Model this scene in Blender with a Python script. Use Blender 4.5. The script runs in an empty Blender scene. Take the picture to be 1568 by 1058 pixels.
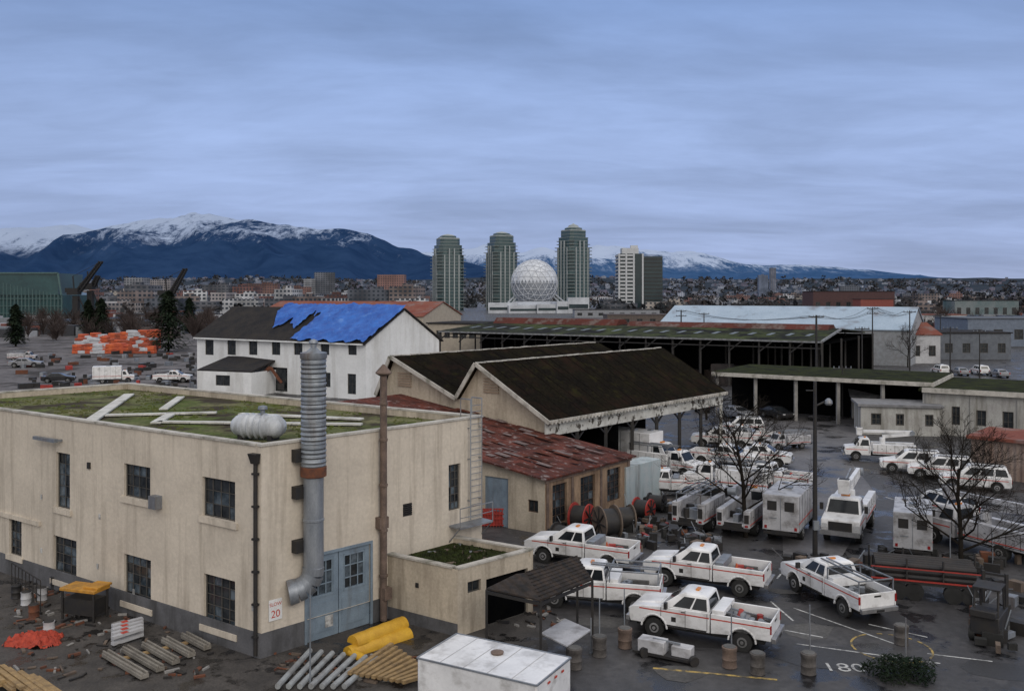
import bpy, math, random, bmesh
from mathutils import Vector, noise, Matrix
random.seed(7)
R=random.random
def U(a,b): return a+(b-a)*random.random()
scene=bpy.context.scene
scene.view_settings.view_transform='Standard'
try: scene.view_settings.look='None'
except: pass
scene.view_settings.exposure=0
H=14.5; F=1400.0; UC=784.0; VC=450.0
# survey helpers: sight-line from the surveyed viewpoint intersected with real planes (ground, walls, roofs)
def g(u,v,z=0.0):
    Y=(H-z)*F/(v-VC); return Vector(((u-UC)/F*Y,Y,z))
def at(u,Y,z=0): return Vector(((u-UC)/F*Y,Y,z))
def zat(v,Y): return H-(v-VC)/F*Y

# ---------------------------------------------------------------- materials
MATS={}
def lnk(nt,a,b): nt.links.new(a,b)
def M(name,c1,c2=None,rough=.8,metal=0,scale=1.5,stretch=(1,1,1),bump=0,bscale=30,grime=None,gscale=(1.2,1.2,.15),gth=(.5,.72),wave=None,fine=.12,spec=.5,lo=.35,hi=.65,rvar=None,spots=None,wetlink=False):
    if name in MATS: return MATS[name]
    m=bpy.data.materials.new(name); m.use_nodes=True; nt=m.node_tree; N=nt.nodes
    b=N['Principled BSDF']; b.inputs['Metallic'].default_value=metal; b.inputs['Roughness'].default_value=rough
    b.inputs['Specular IOR Level'].default_value=spec
    tc=N.new('ShaderNodeTexCoord')
    def nz(sc,st,det=6):
        mp=N.new('ShaderNodeMapping'); mp.inputs['Scale'].default_value=st; lnk(nt,tc.outputs['Object'],mp.inputs[0])
        n=N.new('ShaderNodeTexNoise'); n.inputs['Scale'].default_value=sc; n.inputs['Detail'].default_value=det; n.inputs['Roughness'].default_value=.62
        lnk(nt,mp.outputs[0],n.inputs[0]); return n.outputs[0]
    def rng(x,a,bb,c=0,d=1):
        r=N.new('ShaderNodeMapRange'); r.inputs[1].default_value=a; r.inputs[2].default_value=bb; r.inputs[3].default_value=c; r.inputs[4].default_value=d; lnk(nt,x,r.inputs[0]); return r.outputs[0]
    def mix(f,A,B,mode='MIX'):
        x=N.new('ShaderNodeMix'); x.data_type='RGBA'; x.blend_type=mode
        if hasattr(f,'links'): lnk(nt,f,x.inputs[0])
        else: x.inputs[0].default_value=f
        for s,i in ((A,6),(B,7)):
            if hasattr(s,'links'): lnk(nt,s,x.inputs[i])
            else: x.inputs[i].default_value=(*s,1)
        return x.outputs[2]
    c2=c2 or tuple(c*.75 for c in c1)
    n1=nz(scale,stretch); col=mix(rng(n1,lo,hi),c1,c2)
    if fine:
        n2=nz(scale*14,stretch,3); f=rng(n2,.3,.7,1-fine,1+fine)
        cb=N.new('ShaderNodeCombineColor'); [lnk(nt,f,cb.inputs[i]) for i in range(3)]
        col=mix(1.0,col,cb.outputs[0],'MULTIPLY')
    if grime:
        n3=nz(1,gscale); col=mix(rng(n3,*gth),col,grime)
    if spots:
        n4=nz(spots[1],(1,1,1),4); sf=rng(n4,spots[2],spots[3]); col=mix(sf,col,spots[0])
        if wetlink: lnk(nt,rng(sf,0,1,rough,.12),b.inputs['Roughness'])
    lnk(nt,col,b.inputs['Base Color'])
    if rvar and not wetlink: lnk(nt,rng(nz(rvar[0],(1,1,1)),.4,.6,rvar[1],rvar[2]),b.inputs['Roughness'])
    h=None
    if bump:
        bp=N.new('ShaderNodeBump'); bp.inputs['Strength'].default_value=bump; bp.inputs['Distance'].default_value=.03
        lnk(nt,nz(bscale,(1,1,1),4),bp.inputs['Height']); h=bp.outputs[0]
    if wave:
        vm=N.new('ShaderNodeVectorMath'); vm.operation='DOT_PRODUCT'; vm.inputs[1].default_value=wave[:3]; lnk(nt,tc.outputs['Object'],vm.inputs[0])
        mu=N.new('ShaderNodeMath'); mu.operation='MULTIPLY'; mu.inputs[1].default_value=wave[3]*6.283; lnk(nt,vm.outputs['Value'],mu.inputs[0])
        si=N.new('ShaderNodeMath'); si.operation='SINE'; lnk(nt,mu.outputs[0],si.inputs[0])
        bw=N.new('ShaderNodeBump'); bw.inputs['Strength'].default_value=.8; bw.inputs['Distance'].default_value=.04; lnk(nt,si.outputs[0],bw.inputs['Height'])
        if h: lnk(nt,h,bw.inputs['Normal'])
        h=bw.outputs[0]
    if h: lnk(nt,h,b.inputs['Normal'])
    MATS[name]=m; return m

def Mwin(name,wall,glass=(.035,.045,.06),pitch=3.4,fh=3.3,fw=.5,fz=.5):
    m=bpy.data.materials.new(name); m.use_nodes=True; nt=m.node_tree; N=nt.nodes; b=N['Principled BSDF']; b.inputs['Roughness'].default_value=.85; b.inputs['Specular IOR Level'].default_value=.2
    ge=N.new('ShaderNodeNewGeometry')
    sp=N.new('ShaderNodeSeparateXYZ'); lnk(nt,ge.outputs['Position'],sp.inputs[0])
    sn=N.new('ShaderNodeSeparateXYZ'); lnk(nt,ge.outputs['Normal'],sn.inputs[0])
    def m2(op,a,c):
        x=N.new('ShaderNodeMath'); x.operation=op
        for i,s in enumerate((a,c)):
            if hasattr(s,'links'): lnk(nt,s,x.inputs[i])
            elif s is not None: x.inputs[i].default_value=s
        return x.outputs[0]
    h=m2('SUBTRACT',m2('MULTIPLY',sp.outputs[0],sn.outputs[1]),m2('MULTIPLY',sp.outputs[1],sn.outputs[0]))
    w1=m2('LESS_THAN',m2('FRACT',m2('DIVIDE',h,pitch),None),fw)
    w2=m2('LESS_THAN',m2('FRACT',m2('DIVIDE',sp.outputs[2],fh),None),fz)
    side=m2('LESS_THAN',m2('ABSOLUTE',sn.outputs[2],None),.5)
    mask=m2('MULTIPLY',m2('MULTIPLY',w1,w2),side)
    n=N.new('ShaderNodeTexNoise'); n.inputs['Scale'].default_value=.05; lnk(nt,ge.outputs['Position'],n.inputs[0])
    r=N.new('ShaderNodeMapRange'); r.inputs[1].default_value=.35; r.inputs[2].default_value=.65; lnk(nt,n.outputs[0],r.inputs[0])
    mx0=N.new('ShaderNodeMix'); mx0.data_type='RGBA'; lnk(nt,r.outputs[0],mx0.inputs[0]); mx0.inputs[6].default_value=(*[c*1.2 for c in wall],1); mx0.inputs[7].default_value=(*[c*.5 for c in wall],1)
    up=m2('GREATER_THAN',sn.outputs[2],.5)
    mxr=N.new('ShaderNodeMix'); mxr.data_type='RGBA'; lnk(nt,up,mxr.inputs[0]); lnk(nt,mx0.outputs[2],mxr.inputs[6]); mxr.inputs[7].default_value=(wall[0]*.35+.02,wall[1]*.35+.02,wall[2]*.35+.03,1)
    mx=N.new('ShaderNodeMix'); mx.data_type='RGBA'; lnk(nt,mask,mx.inputs[0]); lnk(nt,mxr.outputs[2],mx.inputs[6]); mx.inputs[7].default_value=(*glass,1)
    lnk(nt,mx.outputs[2],b.inputs['Base Color'])
    return m

stucco=M('cream_stucco',(.59,.525,.44),(.49,.435,.365),.92,scale=.45,bump=.3,bscale=12,grime=(.25,.21,.165),gscale=(1.9,1.9,.13),gth=(.50,.84),fine=.08)
stucco2=M('old_stucco',(.50,.435,.345),(.40,.345,.275),.92,scale=.6,bump=.25,grime=(.19,.155,.115),gscale=(1.5,1.5,.2),gth=(.46,.76))
plinth=M('plinth_grey',(.12,.12,.13),(.07,.07,.075),.9,scale=1,bump=.2,grime=(.04,.04,.04))
moss=M('roof_moss',(.065,.095,.020),(.15,.14,.075),1,scale=.32,bump=.8,bscale=8,spots=((.045,.036,.026),.45,.47,.60),fine=.38,spec=.1)
mossd=M('roof_moss_dark',(.012,.012,.010),(.035,.042,.014),1,scale=.8,bump=.6,bscale=8,fine=.4,spots=((.08,.085,.06),3,.64,.72),spec=.05)
felt=M('shed_roof_felt',(.0075,.0065,.006),(.013,.011,.007),1,scale=.35,bump=.7,bscale=3,fine=.45,spots=((.024,.022,.009),1.1,.56,.75),grime=(.020,.012,.009),gscale=(.5,.5,.5),gth=(.5,.7),spec=.02)
capm=M('parapet_cap',(.50,.475,.43),(.33,.31,.285),.9,scale=1,fine=.15,grime=(.14,.14,.10),gscale=(1,1,1),gth=(.52,.75))
board=M('pale_walkway',(.58,.57,.54),(.42,.41,.38),.9,scale=1.5,grime=(.25,.25,.2),gscale=(1,1,1),gth=(.55,.75))
rustroof=M('rusty_corrugated_roof',(.135,.038,.026),(.055,.020,.016),.9,scale=.8,wave=(.70,.71,0,1.6),fine=.4,bump=.3,spots=((.25,.20,.19),2.2,.57,.70),grime=(.03,.015,.012),gscale=(.7,.7,.7),gth=(.5,.7),spec=.2)
galv=M('galvanised_steel',(.28,.30,.33),(.19,.21,.24),.5,.5,scale=2,stretch=(1,1,.3),grime=(.13,.085,.06),gth=(.52,.78))
galvb=M('galvanised_duct_ribbed',(.32,.345,.375),(.21,.235,.265),.5,.5,scale=2,wave=(0,0,1,5.5),fine=.15,grime=(.14,.10,.08),gth=(.58,.8))
rust=M('rust',(.16,.055,.025),(.08,.035,.025),.9,scale=3)
brownpipe=M('brown_pipe_paint',(.17,.12,.095),(.085,.06,.05),.85,scale=2,fine=.25)
darkmetal=M('dark_metal',(.022,.022,.025),(.035,.031,.028),.6,.3,scale=3)
black=M('black_shadow_void',(.004,.004,.005),(.007,.007,.007),1,spec=0)  # near-black colour standing in for shade inside sheds and openings
frame_d=M('window_frame_dark',(.05,.048,.045),(.09,.08,.07),.8)
glass=M('window_glass',(.010,.013,.017),(.04,.045,.05),.14,scale=1.3,fine=0,spec=.4)
glassb=M('pane_glass_pale',(.12,.15,.18),(.02,.03,.04),.2,scale=2.2,fine=0)
doorblue=M('door_blue_grey',(.20,.26,.32),(.14,.185,.235),.75,scale=1.5,grime=(.09,.09,.09),gth=(.5,.78))
whitep=M('white_painted_wall',(.74,.75,.76),(.62,.63,.64),.9,scale=.25,grime=(.36,.35,.33),gscale=(.5,.5,.06),gth=(.5,.85),fine=.05,spec=.2)
whitepeel=M('peeling_white_fascia',(.58,.58,.55),(.40,.39,.36),.9,scale=1.2,spots=((.07,.06,.05),1.5,.53,.60))
tarp=M('blue_tarp',(.03,.14,.50),(.015,.07,.32),.55,scale=.6,bump=1,bscale=1.1,fine=.2,grime=(.10,.22,.55),gscale=(.8,.8,.8),gth=(.58,.75),spec=.3)
roofdark=M('dark_shingle_roof',(.022,.022,.025),(.038,.034,.032),.95,scale=.5,fine=.35,spec=.1)
redroof=M('red_metal_roof',(.17,.05,.038),(.22,.09,.065),.9,scale=.2,spots=((.20,.16,.15),.3,.52,.7),spec=.1)
blueroof=M('pale_blue_roof',(.36,.44,.53),(.29,.37,.46),.75,scale=.2,fine=.1,spec=.1,grime=(.2,.2,.22),gscale=(.2,.2,.2),gth=(.55,.7))
concrete=M('concrete',(.30,.29,.28),(.18,.175,.17),.9,scale=.8,bump=.3,fine=.2)
timber=M('timber',(.38,.26,.12),(.23,.15,.075),.85,scale=2,fine=.25)
yellow=M('yellow_plastic',(.62,.36,.03),(.48,.26,.02),.5,scale=2)
orange=M('orange_wrap',(.55,.11,.03),(.36,.06,.03),.7,scale=.6,fine=.3)
redm=M('red_paint',(.38,.035,.025),(.22,.025,.02),.6,scale=2)
wpaint=M('vehicle_white_paint',(.76,.76,.77),(.62,.62,.63),.35,scale=.7,grime=(.28,.265,.25),gscale=(1.2,1.2,1.6),gth=(.51,.8),fine=.04)
gpaint=M('vehicle_dirty_paint',(.50,.50,.52),(.36,.36,.38),.45,scale=.9,grime=(.16,.15,.145),gscale=(1.2,1.2,1.6),gth=(.48,.72),fine=.06)
vglass=M('vehicle_glass',(.008,.010,.013),(.02,.024,.028),.1,scale=1,fine=0,spec=.35)
tyre=M('tyre_rubber',(.014,.014,.014),(.026,.026,.026),.9)
hub=M('wheel_hub',(.36,.36,.37),(.18,.18,.18),.45,.5)
stripe=M('red_stripe',(.50,.055,.03),(.42,.045,.03),.5)
amber=M('amber_beacon',(.6,.22,.02),(.5,.16,.02),.3)
chrome=M('bumper_chrome',(.42,.42,.43),(.24,.24,.25),.35,.7)
lampg=M('headlamp',(.55,.56,.58),(.4,.4,.4),.15)
tail=M('tail_lamp',(.30,.01,.01),(.2,.01,.01),.3)
bark=M('wet_bark',(.022,.018,.015),(.014,.012,.010),.95,scale=4,fine=.3,spec=.1)
asphalt=M('asphalt',(.030,.029,.032),(.056,.053,.054),.62,scale=.16,bump=.4,bscale=16,fine=.3,spots=((.014,.014,.016),.42,.53,.60),wetlink=True,grime=(.085,.08,.08),gscale=(.28,.28,.28),gth=(.58,.74))
asph_l=M('asphalt_worn_pale',(.125,.12,.125),(.075,.072,.076),.6,scale=.2,bump=.3,bscale=14,fine=.25,spots=((.035,.034,.036),.25,.50,.62),wetlink=True)
gravel=M('yard_gravel',(.16,.15,.155),(.09,.085,.088),.95,scale=.06,fine=.35,spots=((.05,.046,.045),.12,.50,.60),spec=.1)
dirt=M('dirty_concrete_apron',(.070,.062,.056),(.034,.030,.028),.75,scale=.8,bump=.8,bscale=9,fine=.4,spots=((.018,.017,.017),.9,.52,.60),wetlink=True)
linepaint=M('road_paint_white',(.50,.50,.49),(.2,.2,.2),.7,scale=3,lo=.42,hi=.58)
lineyel=M('road_paint_yellow',(.42,.29,.08),(.08,.07,.05),.7,scale=3,lo=.42,hi=.58)
conif=M('conifer_foliage',(.012,.020,.014),(.020,.028,.016),1,scale=.8,spec=.05,fine=.3)
treem=M('distant_tree_foliage',(.030,.036,.042),(.055,.050,.052),1,scale=.02,spec=.05)

# ---------------------------------------------------------------- mesh builder
class Part:
    def __init__(s,mat,bevel=0): s.v=[];s.f=[];s.mat=mat;s.bevel=bevel
    def poly(s,*pts):
        n=len(s.v); s.v+= [tuple(p) for p in pts]; s.f.append(tuple(range(n,n+len(pts))))
    def add(s,vs,fs):
        n=len(s.v); s.v+=[tuple(p) for p in vs]; s.f+=[tuple(i+n for i in f) for f in fs]
    def hexa(s,b,t):
        s.add(list(b)+list(t),[(3,2,1,0),(4,5,6,7),(0,1,5,4),(1,2,6,5),(2,3,7,6),(3,0,4,7)])
    def box(s,cx,cy,cz,sx,sy,sz,rz=0):
        c,si=math.cos(rz),math.sin(rz)
        def q(z): return [(cx+x*c-y*si,cy+x*si+y*c,z) for x,y in ((-sx/2,-sy/2),(sx/2,-sy/2),(sx/2,sy/2),(-sx/2,sy/2))]
        s.hexa(q(cz-sz/2),q(cz+sz/2))
    def bar(s,a,b,w,h=None):
        a=Vector(a);b=Vector(b);h=h or w;d=(b-a)
        if d.length<1e-6: return
        d.normalize(); up=Vector((0,0,1)) if abs(d.z)<.95 else Vector((1,0,0))
        x=d.cross(up).normalized()*w/2; y=x.cross(d).normalized()*h/2
        s.hexa([a-x-y,a+x-y,a+x+y,a-x+y],[b-x-y,b+x-y,b+x+y,b-x+y])
    def prism(s,poly,z0,z1):
        n=len(poly); zz0=z0 if hasattr(z0,'__len__') else [z0]*n; zz1=z1 if hasattr(z1,'__len__') else [z1]*n
        vs=[(p[0],p[1],zz0[i]) for i,p in enumerate(poly)]+[(p[0],p[1],zz1[i]) for i,p in enumerate(poly)]
        fs=[tuple(range(n-1,-1,-1)),tuple(range(n,2*n))]+[(i,(i+1)%n,n+(i+1)%n,n+i) for i in range(n)]
        s.add(vs,fs)
    def extY(s,prof,y0,y1):
        n=len(prof); vs=[(x,y0,z) for x,z in prof]+[(x,y1,z) for x,z in prof]
        s.add(vs,[tuple(range(n)),tuple(range(2*n-1,n-1,-1))]+[(i,n+i,n+(i+1)%n,(i+1)%n) for i in range(n)])
    def cyl(s,a,b,r0,r1=None,n=12,cap=True):
        a=Vector(a);b=Vector(b); r1=r0 if r1 is None else r1; d=(b-a).normalized(); up=Vector((0,0,1)) if abs(d.z)<.95 else Vector((1,0,0))
        x=d.cross(up).normalized(); y=d.cross(x)
        vs=[a+(x*math.cos(t)+y*math.sin(t))*r0 for t in [2*math.pi*i/n for i in range(n)]]+[b+(x*math.cos(t)+y*math.sin(t))*r1 for t in [2*math.pi*i/n for i in range(n)]]
        fs=[(i,(i+1)%n,n+(i+1)%n,n+i) for i in range(n)]
        if cap: fs+=[tuple(range(n-1,-1,-1)),tuple(range(n,2*n))]
        s.add(vs,fs)
    def lathe(s,c,prof,n=16):
        vs=[];m=len(prof)
        for r,z in prof:
            for i in range(n):
                t=2*math.pi*i/n; vs.append((c[0]+r*math.cos(t),c[1]+r*math.sin(t),c[2]+z))
        fs=[(j*n+i,j*n+(i+1)%n,(j+1)*n+(i+1)%n,(j+1)*n+i) for j in range(m-1) for i in range(n)]
        fs+=[tuple(range(n-1,-1,-1)),tuple((m-1)*n+i for i in range(n))]
        s.add(vs,fs)
class Obj:
    def __init__(s,name): s.name=name; s.parts={}; s.meshes=None
    def p(s,part,mat,bevel=0):
        if part not in s.parts: s.parts[part]=Part(mat,bevel)
        return s.parts[part]
    def build(s,loc=(0,0,0),rz=0,sc=1):
        if s.meshes is None:
            s.meshes=[]
            for k,P in s.parts.items():
                if not P.f: continue
                me=bpy.data.meshes.new(k); me.from_pydata(P.v,[],P.f); me.materials.append(P.mat)
                me.polygons.foreach_set('use_smooth',[True]*len(me.polygons))
                try: me.set_sharp_from_angle(angle=math.radians(35))
                except Exception: pass
                me.update(); s.meshes.append((k,me,P.bevel))
        if len(s.meshes)==1 and not s.meshes[0][2]:
            o=bpy.data.objects.new(s.name,s.meshes[0][1]); scene.collection.objects.link(o)
            o.location=loc;o.rotation_euler[2]=rz;o.scale=(sc,)*3; return o
        e=bpy.data.objects.new(s.name,None); scene.collection.objects.link(e); e.empty_display_size=.3
        e.location=loc; e.rotation_euler[2]=rz; e.scale=(sc,)*3
        for k,me,bv in s.meshes:
            o=bpy.data.objects.new(k,me); scene.collection.objects.link(o); o.parent=e
            if bv:
                b=o.modifiers.new('Bevel','BEVEL'); b.width=bv; b.segments=2; b.limit_method='ANGLE'; b.angle_limit=math.radians(35)
        return e

def wpt(A,B,u,v):
    A=Vector(A[:2]);B=Vector(B[:2]);d=(B-A).normalized();k=(u-UC)/F
    s=(k*A.y-A.x)/(d.x-k*d.y); return s,zat(v,A.y+s*d.y)
def wrect(A,B,u0,u1,vt,vb):
    um=(u0+u1)/2; return (wpt(A,B,u0,vt)[0],wpt(A,B,u1,vt)[0],wpt(A,B,um,vb)[1],wpt(A,B,um,vt)[1])
def wframe(A,B):
    A=Vector((A[0],A[1],0));B=Vector((B[0],B[1],0));d=(B-A).normalized(); n=Vector((d.y,-d.x,0))
    return A,d,n
def wall(P,A,B,z0,z1,ops=(),depth=.22):
    A3,d,n=wframe(A,B); L=(Vector(B[:2])-Vector(A[:2])).length
    ss=sorted({0,L,*[max(0,o[0]) for o in ops],*[min(L,o[1]) for o in ops]}); zs=sorted({z0,z1,*[max(z0,o[2]) for o in ops],*[min(z1,o[3]) for o in ops]})
    pt=lambda s,z,off=0: A3+d*s+n*off+Vector((0,0,z))
    for i in range(len(ss)-1):
        for j in range(len(zs)-1):
            cs=(ss[i]+ss[i+1])/2;cz=(zs[j]+zs[j+1])/2
            if any(o[0]<cs<o[1] and o[2]<cz<o[3] for o in ops): continue
            P.poly(pt(ss[i],zs[j]),pt(ss[i+1],zs[j]),pt(ss[i+1],zs[j+1]),pt(ss[i],zs[j+1]))
    for a,b,c,e in ops:
        P.poly(pt(a,c),pt(a,e),pt(a,e,-depth),pt(a,c,-depth)); P.poly(pt(b,c),pt(b,c,-depth),pt(b,e,-depth),pt(b,e))
        P.poly(pt(a,c),pt(a,c,-depth),pt(b,c,-depth),pt(b,c)); P.poly(pt(a,e),pt(b,e),pt(b,e,-depth),pt(a,e,-depth))
def window(Gl,Fr,A,B,o,nx=3,ny=4,depth=.18,fw=.05,gl2=None,prob=.25):
    A3,d,n=wframe(A,B); a,b,c,e=o
    pt=lambda s,z,off: A3+d*s+n*off+Vector((0,0,z))
    for i in range(nx):
        for j in range(ny):
            s0=a+(b-a)*i/nx;s1=a+(b-a)*(i+1)/nx;z0=c+(e-c)*j/ny;z1=c+(e-c)*(j+1)/ny
            T=gl2 if (gl2 and R()<prob) else Gl; t=U(-.012,.012); t2=U(-.012,.012)
            T.poly(pt(s0,z0,-depth+t),pt(s1,z0,-depth+t2),pt(s1,z1,-depth-t),pt(s0,z1,-depth-t2))
    for i in range(nx+1):
        s=a+(b-a)*i/nx; s=min(max(s,a+fw/2),b-fw/2); w=fw if i in(0,nx) else fw*.55
        Fr.bar(pt(s,c,-depth+.04),pt(s,e,-depth+.04),w,w)
    for j in range(ny+1):
        z=c+(e-c)*j/ny; z=min(max(z,c+fw/2),e-fw/2); w=fw if j in(0,ny) else fw*.5
        Fr.bar(pt(a,z,-depth+.044),pt(b,z,-depth+.044),w,w)
def onwall(A,B,s,z,off=0):
    A3,d,n=wframe(A,B); return A3+d*s+n*off+Vector((0,0,z))
def slab_on_wall(P,A,B,s0,s1,z0,z1,off0,off1):
    p=lambda s,o,z: onwall(A,B,s,z,o)
    P.hexa([p(s0,off1,z0),p(s1,off1,z0),p(s1,off0,z0),p(s0,off0,z0)],[p(s0,off1,z1),p(s1,off1,z1),p(s1,off0,z1),p(s0,off0,z1)])

# ================================================================= GROUND
o=Obj('ground'); P=o.p('ground',asphalt)
P.poly((-20000,-60,0),(20000,-60,0),(20000,26000,0),(-20000,26000,0)); o.build()
def sheet(name,mat,pts,z):
    q=Obj(name); q.p(name,mat).poly(*[(p[0],p[1],z) for p in pts]); q.build()
sheet('gravel_yard',gravel,[g(-250,600),g(640,600),g(640,535),g(700,512),g(-400,507)],.004)
sheet('road',asph_l,[g(1165,690),g(1130,640),g(1150,605),g(1330,605),g(1330,650),g(1290,690),g(1345,760),g(1290,850),g(1200,860),g(1195,760)],.004)
sheet('concrete_apron',dirt,[(-40,20),(-1,20),(1.5,37.5),(1.2,41.5),(-1.2,46),(-9.9,36.6),(-36,55)],.004)
q=Obj('road_marking'); P=q.p('white_lines',linepaint); Y_=q.p('yellow_lines',lineyel)
def line(P,a,b,w=.12,z=.009):
    a=Vector(a);b=Vector(b);d=(b-a).normalized();n=Vector((-d.y,d.x,0))*w/2
    P.poly(*[(p.x,p.y,z) for p in (a-n,b-n,b+n,a+n)])
for (u0,v0,u1,v1) in [(1180,920,1215,950),(1215,930,1370,985),(1330,955,1420,975),(1010,915,980,945),(1220,985,1440,1015),(1420,1000,1520,1012),(1180,960,1260,975),(1355,760,1480,800),(1210,860,1190,885)]:
    line(P,g(u0,v0),g(u1,v1),.09)
c=g(1365,991); n=40
for i in range(n):
    if R()<.12: continue
    t0=2*math.pi*i/n;t1=2*math.pi*(i+1)/n
    line(Y_,c+Vector((math.cos(t0),math.sin(t0),0))*1.55,c+Vector((math.cos(t1),math.sin(t1),0))*1.55,.09,.013)
line(Y_,g(1000,1022),g(1190,1040),.15); q.build()
tx=bpy.data.curves.new('painted_number','FONT'); tx.body='180'; tx.size=1.1; tx.extrude=.002
to=bpy.data.objects.new('road_number_marking',tx); scene.collection.objects.link(to); to.location=g(1262,1026)+Vector((0,0,.012)); to.rotation_euler[2]=math.radians(-5); tx.materials.append(linepaint)
q=Obj('asphalt_repair_patches');P=q.p('patches',M('patch_asphalt',(.022,.021,.022),(.03,.029,.03),.5,scale=.6,fine=.3,bump=.4));P2=q.p('pale_patches',M('patch_pale',(.085,.082,.08),(.045,.043,.043),.8,scale=.5,fine=.3))
for i in range(26):
    p=g(U(880,1540),U(700,1040)); r=U(.5,1.8);n=9; (P if i%3 else P2).poly(*[(p.x+math.cos(6.283*k/n+i)*r*U(.7,1.2)*1.4,p.y+math.sin(6.283*k/n+i)*r*U(.7,1.2),.0065+.0001*i) for k in range(n)])
q.build()

# ================================================================= MAIN BUILDING
Lc=(-34.4,53.1);C=(-9.98,36.4);Rc=(-1.48,45.1);Bc=(-25.9,61.8)
mb=Obj('cream_workshop_building')
W=mb.p('walls',stucco); PL=mb.p('plinth',plinth); GL=mb.p('glass',glass); GL2=mb.p('pale_panes',glassb); FR=mb.p('window_frames',frame_d)
Zt=8.44
ops=[]; specs=[(86,107,693,778,2,5),(190,230,712,763,4,3),(310,360,733,794,4,3),(82,117,823,890,3,5),(190,231,852,925,4,5),(312,360,883,962,4,5),(14,33,792,850,3,5)]
for u0,u1,vt,vb,nx,ny in specs: ops.append(wrect(Lc,C,u0,u1,vt,vb))
wall(W,Lc,C,1.0,Zt,ops); wall(PL,Lc,C,0,1.0,[])
for (sp,o_) in zip(specs,ops):
    window(GL,FR,Lc,C,o_,sp[4],sp[5],gl2=GL2,prob=.3)
    slab_on_wall(W,Lc,C,o_[0]-.18,o_[1]+.18,o_[2]-.26,o_[2]-.002,-.2,.1)
dr=wrect(C,Rc,470,567,843,985); dr=(dr[0],dr[1],0.0,dr[3])
w2=wrect(C,Rc,687,705,710,780); vent=wrect(C,Rc,617,631,770,789)
wall(W,C,Rc,1.0,Zt,[(dr[0],dr[1],1.0,dr[3]),w2,vent]);
L2=(Vector(Rc)-Vector(C)).length
for a,b in ((0,dr[0]),(dr[1],L2)):
    PL.poly(onwall(C,Rc,a,0),onwall(C,Rc,b,0),onwall(C,Rc,b,1.0),onwall(C,Rc,a,1.0))
window(GL,FR,C,Rc,w2,3,6,gl2=GL2,prob=.5)
V=mb.p('vent_louvres',darkmetal)
for k in range(6): slab_on_wall(V,C,Rc,vent[0],vent[1],vent[2]+(vent[3]-vent[2])*k/6,vent[2]+(vent[3]-vent[2])*(k+.6)/6,-.15,.01)
wall(W,Rc,Bc,0,Zt);wall(W,Bc,Lc,0,Zt)
slab_on_wall(PL,Lc,C,0,(Vector(C)-Vector(Lc)).length,.0,.98,0.003,.05)
DB=mb.p('blue_doors',doorblue)
mid=(dr[0]+dr[1])/2; zt=dr[3]
for a,b in ((dr[0],mid-.02),(mid+.02,dr[1])):
    slab_on_wall(DB,C,Rc,a,b,.02,zt*.5,-.16,-.08)
    slab_on_wall(DB,C,Rc,a,a+.22,zt*.5,zt,-.16,-.08); slab_on_wall(DB,C,Rc,b-.22,b,zt*.5,zt,-.16,-.08); slab_on_wall(DB,C,Rc,a+.22,b-.22,zt-.2,zt,-.16,-.08)
    m1=a+.22;m2=b-.22
    window(GL2,DB,C,Rc,(m1,m2,zt*.5,zt-.2),3,3,depth=.14,fw=.09,gl2=GL,prob=.4)
    slab_on_wall(DB,C,Rc,a+.15,b-.15,.3,zt*.5-.25,-.08,-.06)
slab_on_wall(DB,C,Rc,dr[0]-.12,dr[0],0,zt+.12,-.05,.03); slab_on_wall(DB,C,Rc,dr[1],dr[1]+.12,0,zt+.12,-.05,.03); slab_on_wall(DB,C,Rc,dr[0],dr[1],zt,zt+.12,-.05,.03)
SG=mb.p('notice',linepaint); s0,z0=wpt(C,Rc,505,950); slab_on_wall(SG,C,Rc,s0-.2,s0+.2,z0-.25,z0+.25,-.055,-.045)
RF=mb.p('roof_deck',moss); RF.poly(*[(p[0],p[1],8.12) for p in (Lc,C,Rc,Bc)])
CP=mb.p('parapet_cap',capm)
for A,B in ((Lc,C),(C,Rc),(Rc,Bc),(Bc,Lc)):
    L=(Vector(B)-Vector(A)).length
    slab_on_wall(CP,A,B,-.06,L-.30,Zt,Zt+.09,-.28,.07)
    IN=mb.p('parapet_inner',stucco2); p=lambda s,z: onwall(A,B,s,z,-.26)
    IN.poly(p(L,8.1),p(0,8.1),p(0,Zt),p(L,Zt))
ST=mb.p('roof_walkways',board)
for u0,v0,u1,v1,w in [(138,644,198,603,.60),(162,635,332,631,.45),(250,626,277,607,.45),(238,647,262,633,.5),(368,633,555,641,.45),(242,645,555,649,.42)]:
    a=g(u0,v0,8.22);b=g(u1,v1,8.22); k=6
    for i in range(k): ST.bar(a.lerp(b,i/k),a.lerp(b,(i+.985)/k),w,.08)
mg=mb.p('moss_tufts',M('moss_tuft',(.085,.12,.025),(.15,.145,.07),1,scale=.5,spec=.05))
for i in range(2400):
    s,t=U(.02,.98),U(.03,.97); x=Lc[0]+(C[0]-Lc[0])*s+(Bc[0]-Lc[0])*t;y=Lc[1]+(C[1]-Lc[1])*s+(Bc[1]-Lc[1])*t
    if noise.noise(Vector((x*.25,y*.25,3)))<0: continue
    a=U(0,3.1);r=U(.05,.16);dx,dy=math.cos(a)*r,math.sin(a)*r;h_=U(.03,.08); mg.poly((x-dx,y-dy,8.125),(x+dx,y+dy,8.125),(x+dx*.6,y+dy*.6,8.125+h_),(x-dx*.6,y-dy*.6,8.125+h_))
DP=mb.p('downspout',darkmetal)
DP.cyl(onwall(Lc,C,29.35,.1,.10),onwall(Lc,C,29.35,7.8,.10),.085,n=12)
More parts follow.
